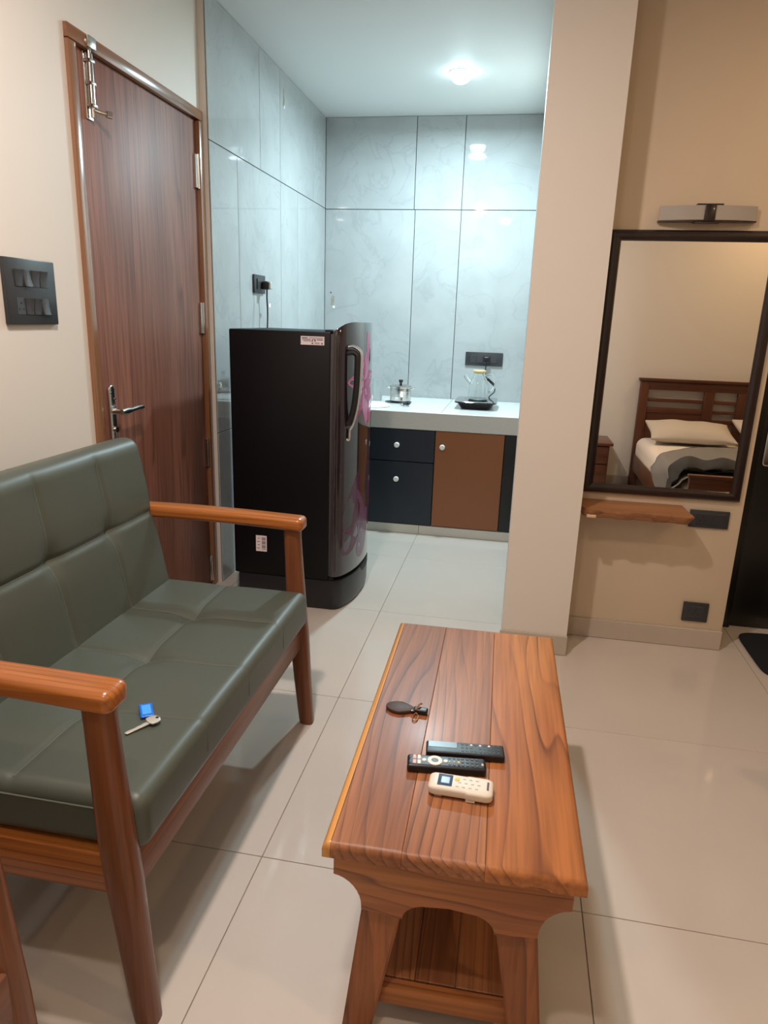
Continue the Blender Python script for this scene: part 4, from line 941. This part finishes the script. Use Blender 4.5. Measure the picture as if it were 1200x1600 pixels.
def pillow(x, y, z, lx, ly, rx, rz, label):
    def f(p):
        u, v = p.x / (lx / 2), p.y / (ly / 2)
        k = max(0, (1 - abs(u) ** 3.2)) ** .6 * max(0, (1 - abs(v) ** 2.6)) ** .6
        pin = 1 - .06 * (abs(v) ** 2) * (1 - abs(u)) 
        return Vector((p.x * (1 - .05 * (1 - v * v)), p.y * (1 - .07 * (1 - u * u)), p.z * (.10 + .95 * k) + .006 * mnoise.noise(Vector((p.x * 9, p.y * 9, z)))))
    bm = bm_new(); rbox(bm, (0, 0, 0), (lx, ly, .125), (.01, .01, .01), (26, 18, 4), fn=f)
    o = solo('pillow', bm, 'pillow', label, 'pillow', auto=80); o.location = (x, y, z); o.rotation_euler = (rx, 0, rz)
pillow(1.42, .035, .545, .64, .40, math.radians(-13), .02, 'beige pillow against the headboard nearer the nightstand')
pillow(2.09, .03, .565, .62, .40, math.radians(-22), -.10, 'beige pillow against the headboard, cut off by the mirror frame')
# comforter: sheet of cloth over the mattress, hanging down the side
def clothgrid(name, u0, u1, v0, v1, nu, nv, f, mat, label, cat, loc, th=.03):
    bm = bm_new(); V = [[bm.verts.new(f(u0 + (u1 - u0) * i / nu, v0 + (v1 - v0) * j / nv)) for j in range(nv + 1)] for i in range(nu + 1)]
    for i in range(nu):
        for j in range(nv): bm.faces.new((V[i][j], V[i + 1][j], V[i + 1][j + 1], V[i][j + 1]))
    r = bmesh.ops.solidify(bm, geom=bm.faces[:], thickness=th)
    return solo(name, bm, mat, label, cat, loc=loc, auto=80)
def drape(u, v, lift=0):
    # u: distance across the bed from its right edge leftwards; v along y
    x = BX1 - u; z = .482 + lift; top_end = BX0 + .05
    if x < top_end:
        d = top_end - x; R_ = .07
        if d < R_ * math.pi / 2: a = d / R_; x = top_end - R_ * math.sin(a); z = z - R_ * (1 - math.cos(a))
        else: x = top_end - R_ - .02 * math.sin(v * 9) - .012 ; z = z - R_ - (d - R_ * math.pi / 2)
    y = v
    n = mnoise.noise(Vector((u * 3, v * 3, 1))) * .012 + mnoise.noise(Vector((u * 9, v * 9, 5))) * .005
    return Vector((x, y, z + n))
def comf(u, s):
    x = BX1 - u; y_head = .25 + .72 * max(0, (1.75 - x) / .85) ** 1.7
    return drape(u, y_head + s * (1.60 - y_head))
cmf = clothgrid('comforter', .02, 1.72, 0, 1, 54, 30, comf, 'comf', 'pale grey comforter spread over the bed in the mirror', 'comforter', ((BX0 + BX1) / 2, 1.1, .46), .028)
def fold(u, s):
    a = s * 2 * math.pi; y = 1.37 + .15 * math.cos(a) + .03 * math.sin(u * 5)
    p = drape(u, y, .040 + .038 * math.sin(a))
    return p + Vector((0, .012 * math.sin(u * 22), .010 * math.sin(u * 31 + s * 9)))
fo = clothgrid('comforter_fold', .03, 1.66, 0, 1, 90, 20, fold, 'comfdark', 'bunched dark grey underside of the comforter at the footboard', 'comforter', ((BX0 + BX1) / 2, 1.5, .46), .008)
fo.parent = cmf; fo.location = fo.location - cmf.location      # the turned-back underside is a part of the comforter
del fo['category']; fo['label'] = 'bunched dark grey underside of the comforter'
# nightstand
t = thing('nightstand', 'dark wooden nightstand beside the bed seen in the mirror', 'nightstand', (.62, -.08, 0))
obj('nightstand_top', B(.40, .835, -.285, .125, .405, .428, bev=.004), 'darkwood_x', t)
obj('nightstand_body', B(.425, .81, -.28, .095, .09, .404, bev=.002), 'darkwood_z', t)
for x in (.425, .775):
    for y in (-.28, .06): obj('leg', B(x, x + .035, y, y + .035, 0, .089), 'darkwood_z', t)
for z0, z1 in ((.10, .245), (.255, .395)):
    d = obj('drawer', B(.435, .80, .096, .112, z0, z1, bev=.002), 'darkwood_x', t)
    bm = bm_new(); lathe(bm, [(0, .02), (.010, .02), (.012, .012), (.006, .006), (.006, 0)], n=16); bmesh.ops.rotate(bm, verts=bm.verts, matrix=Matrix.Rotation(-math.pi / 2, 3, 'X')); bmesh.ops.translate(bm, verts=bm.verts, vec=(.617, .112, (z0 + z1) / 2)); obj('knob', bm, 'steel', d)
for o in bpy.data.objects:
    if '_o' in o: del o['_o']
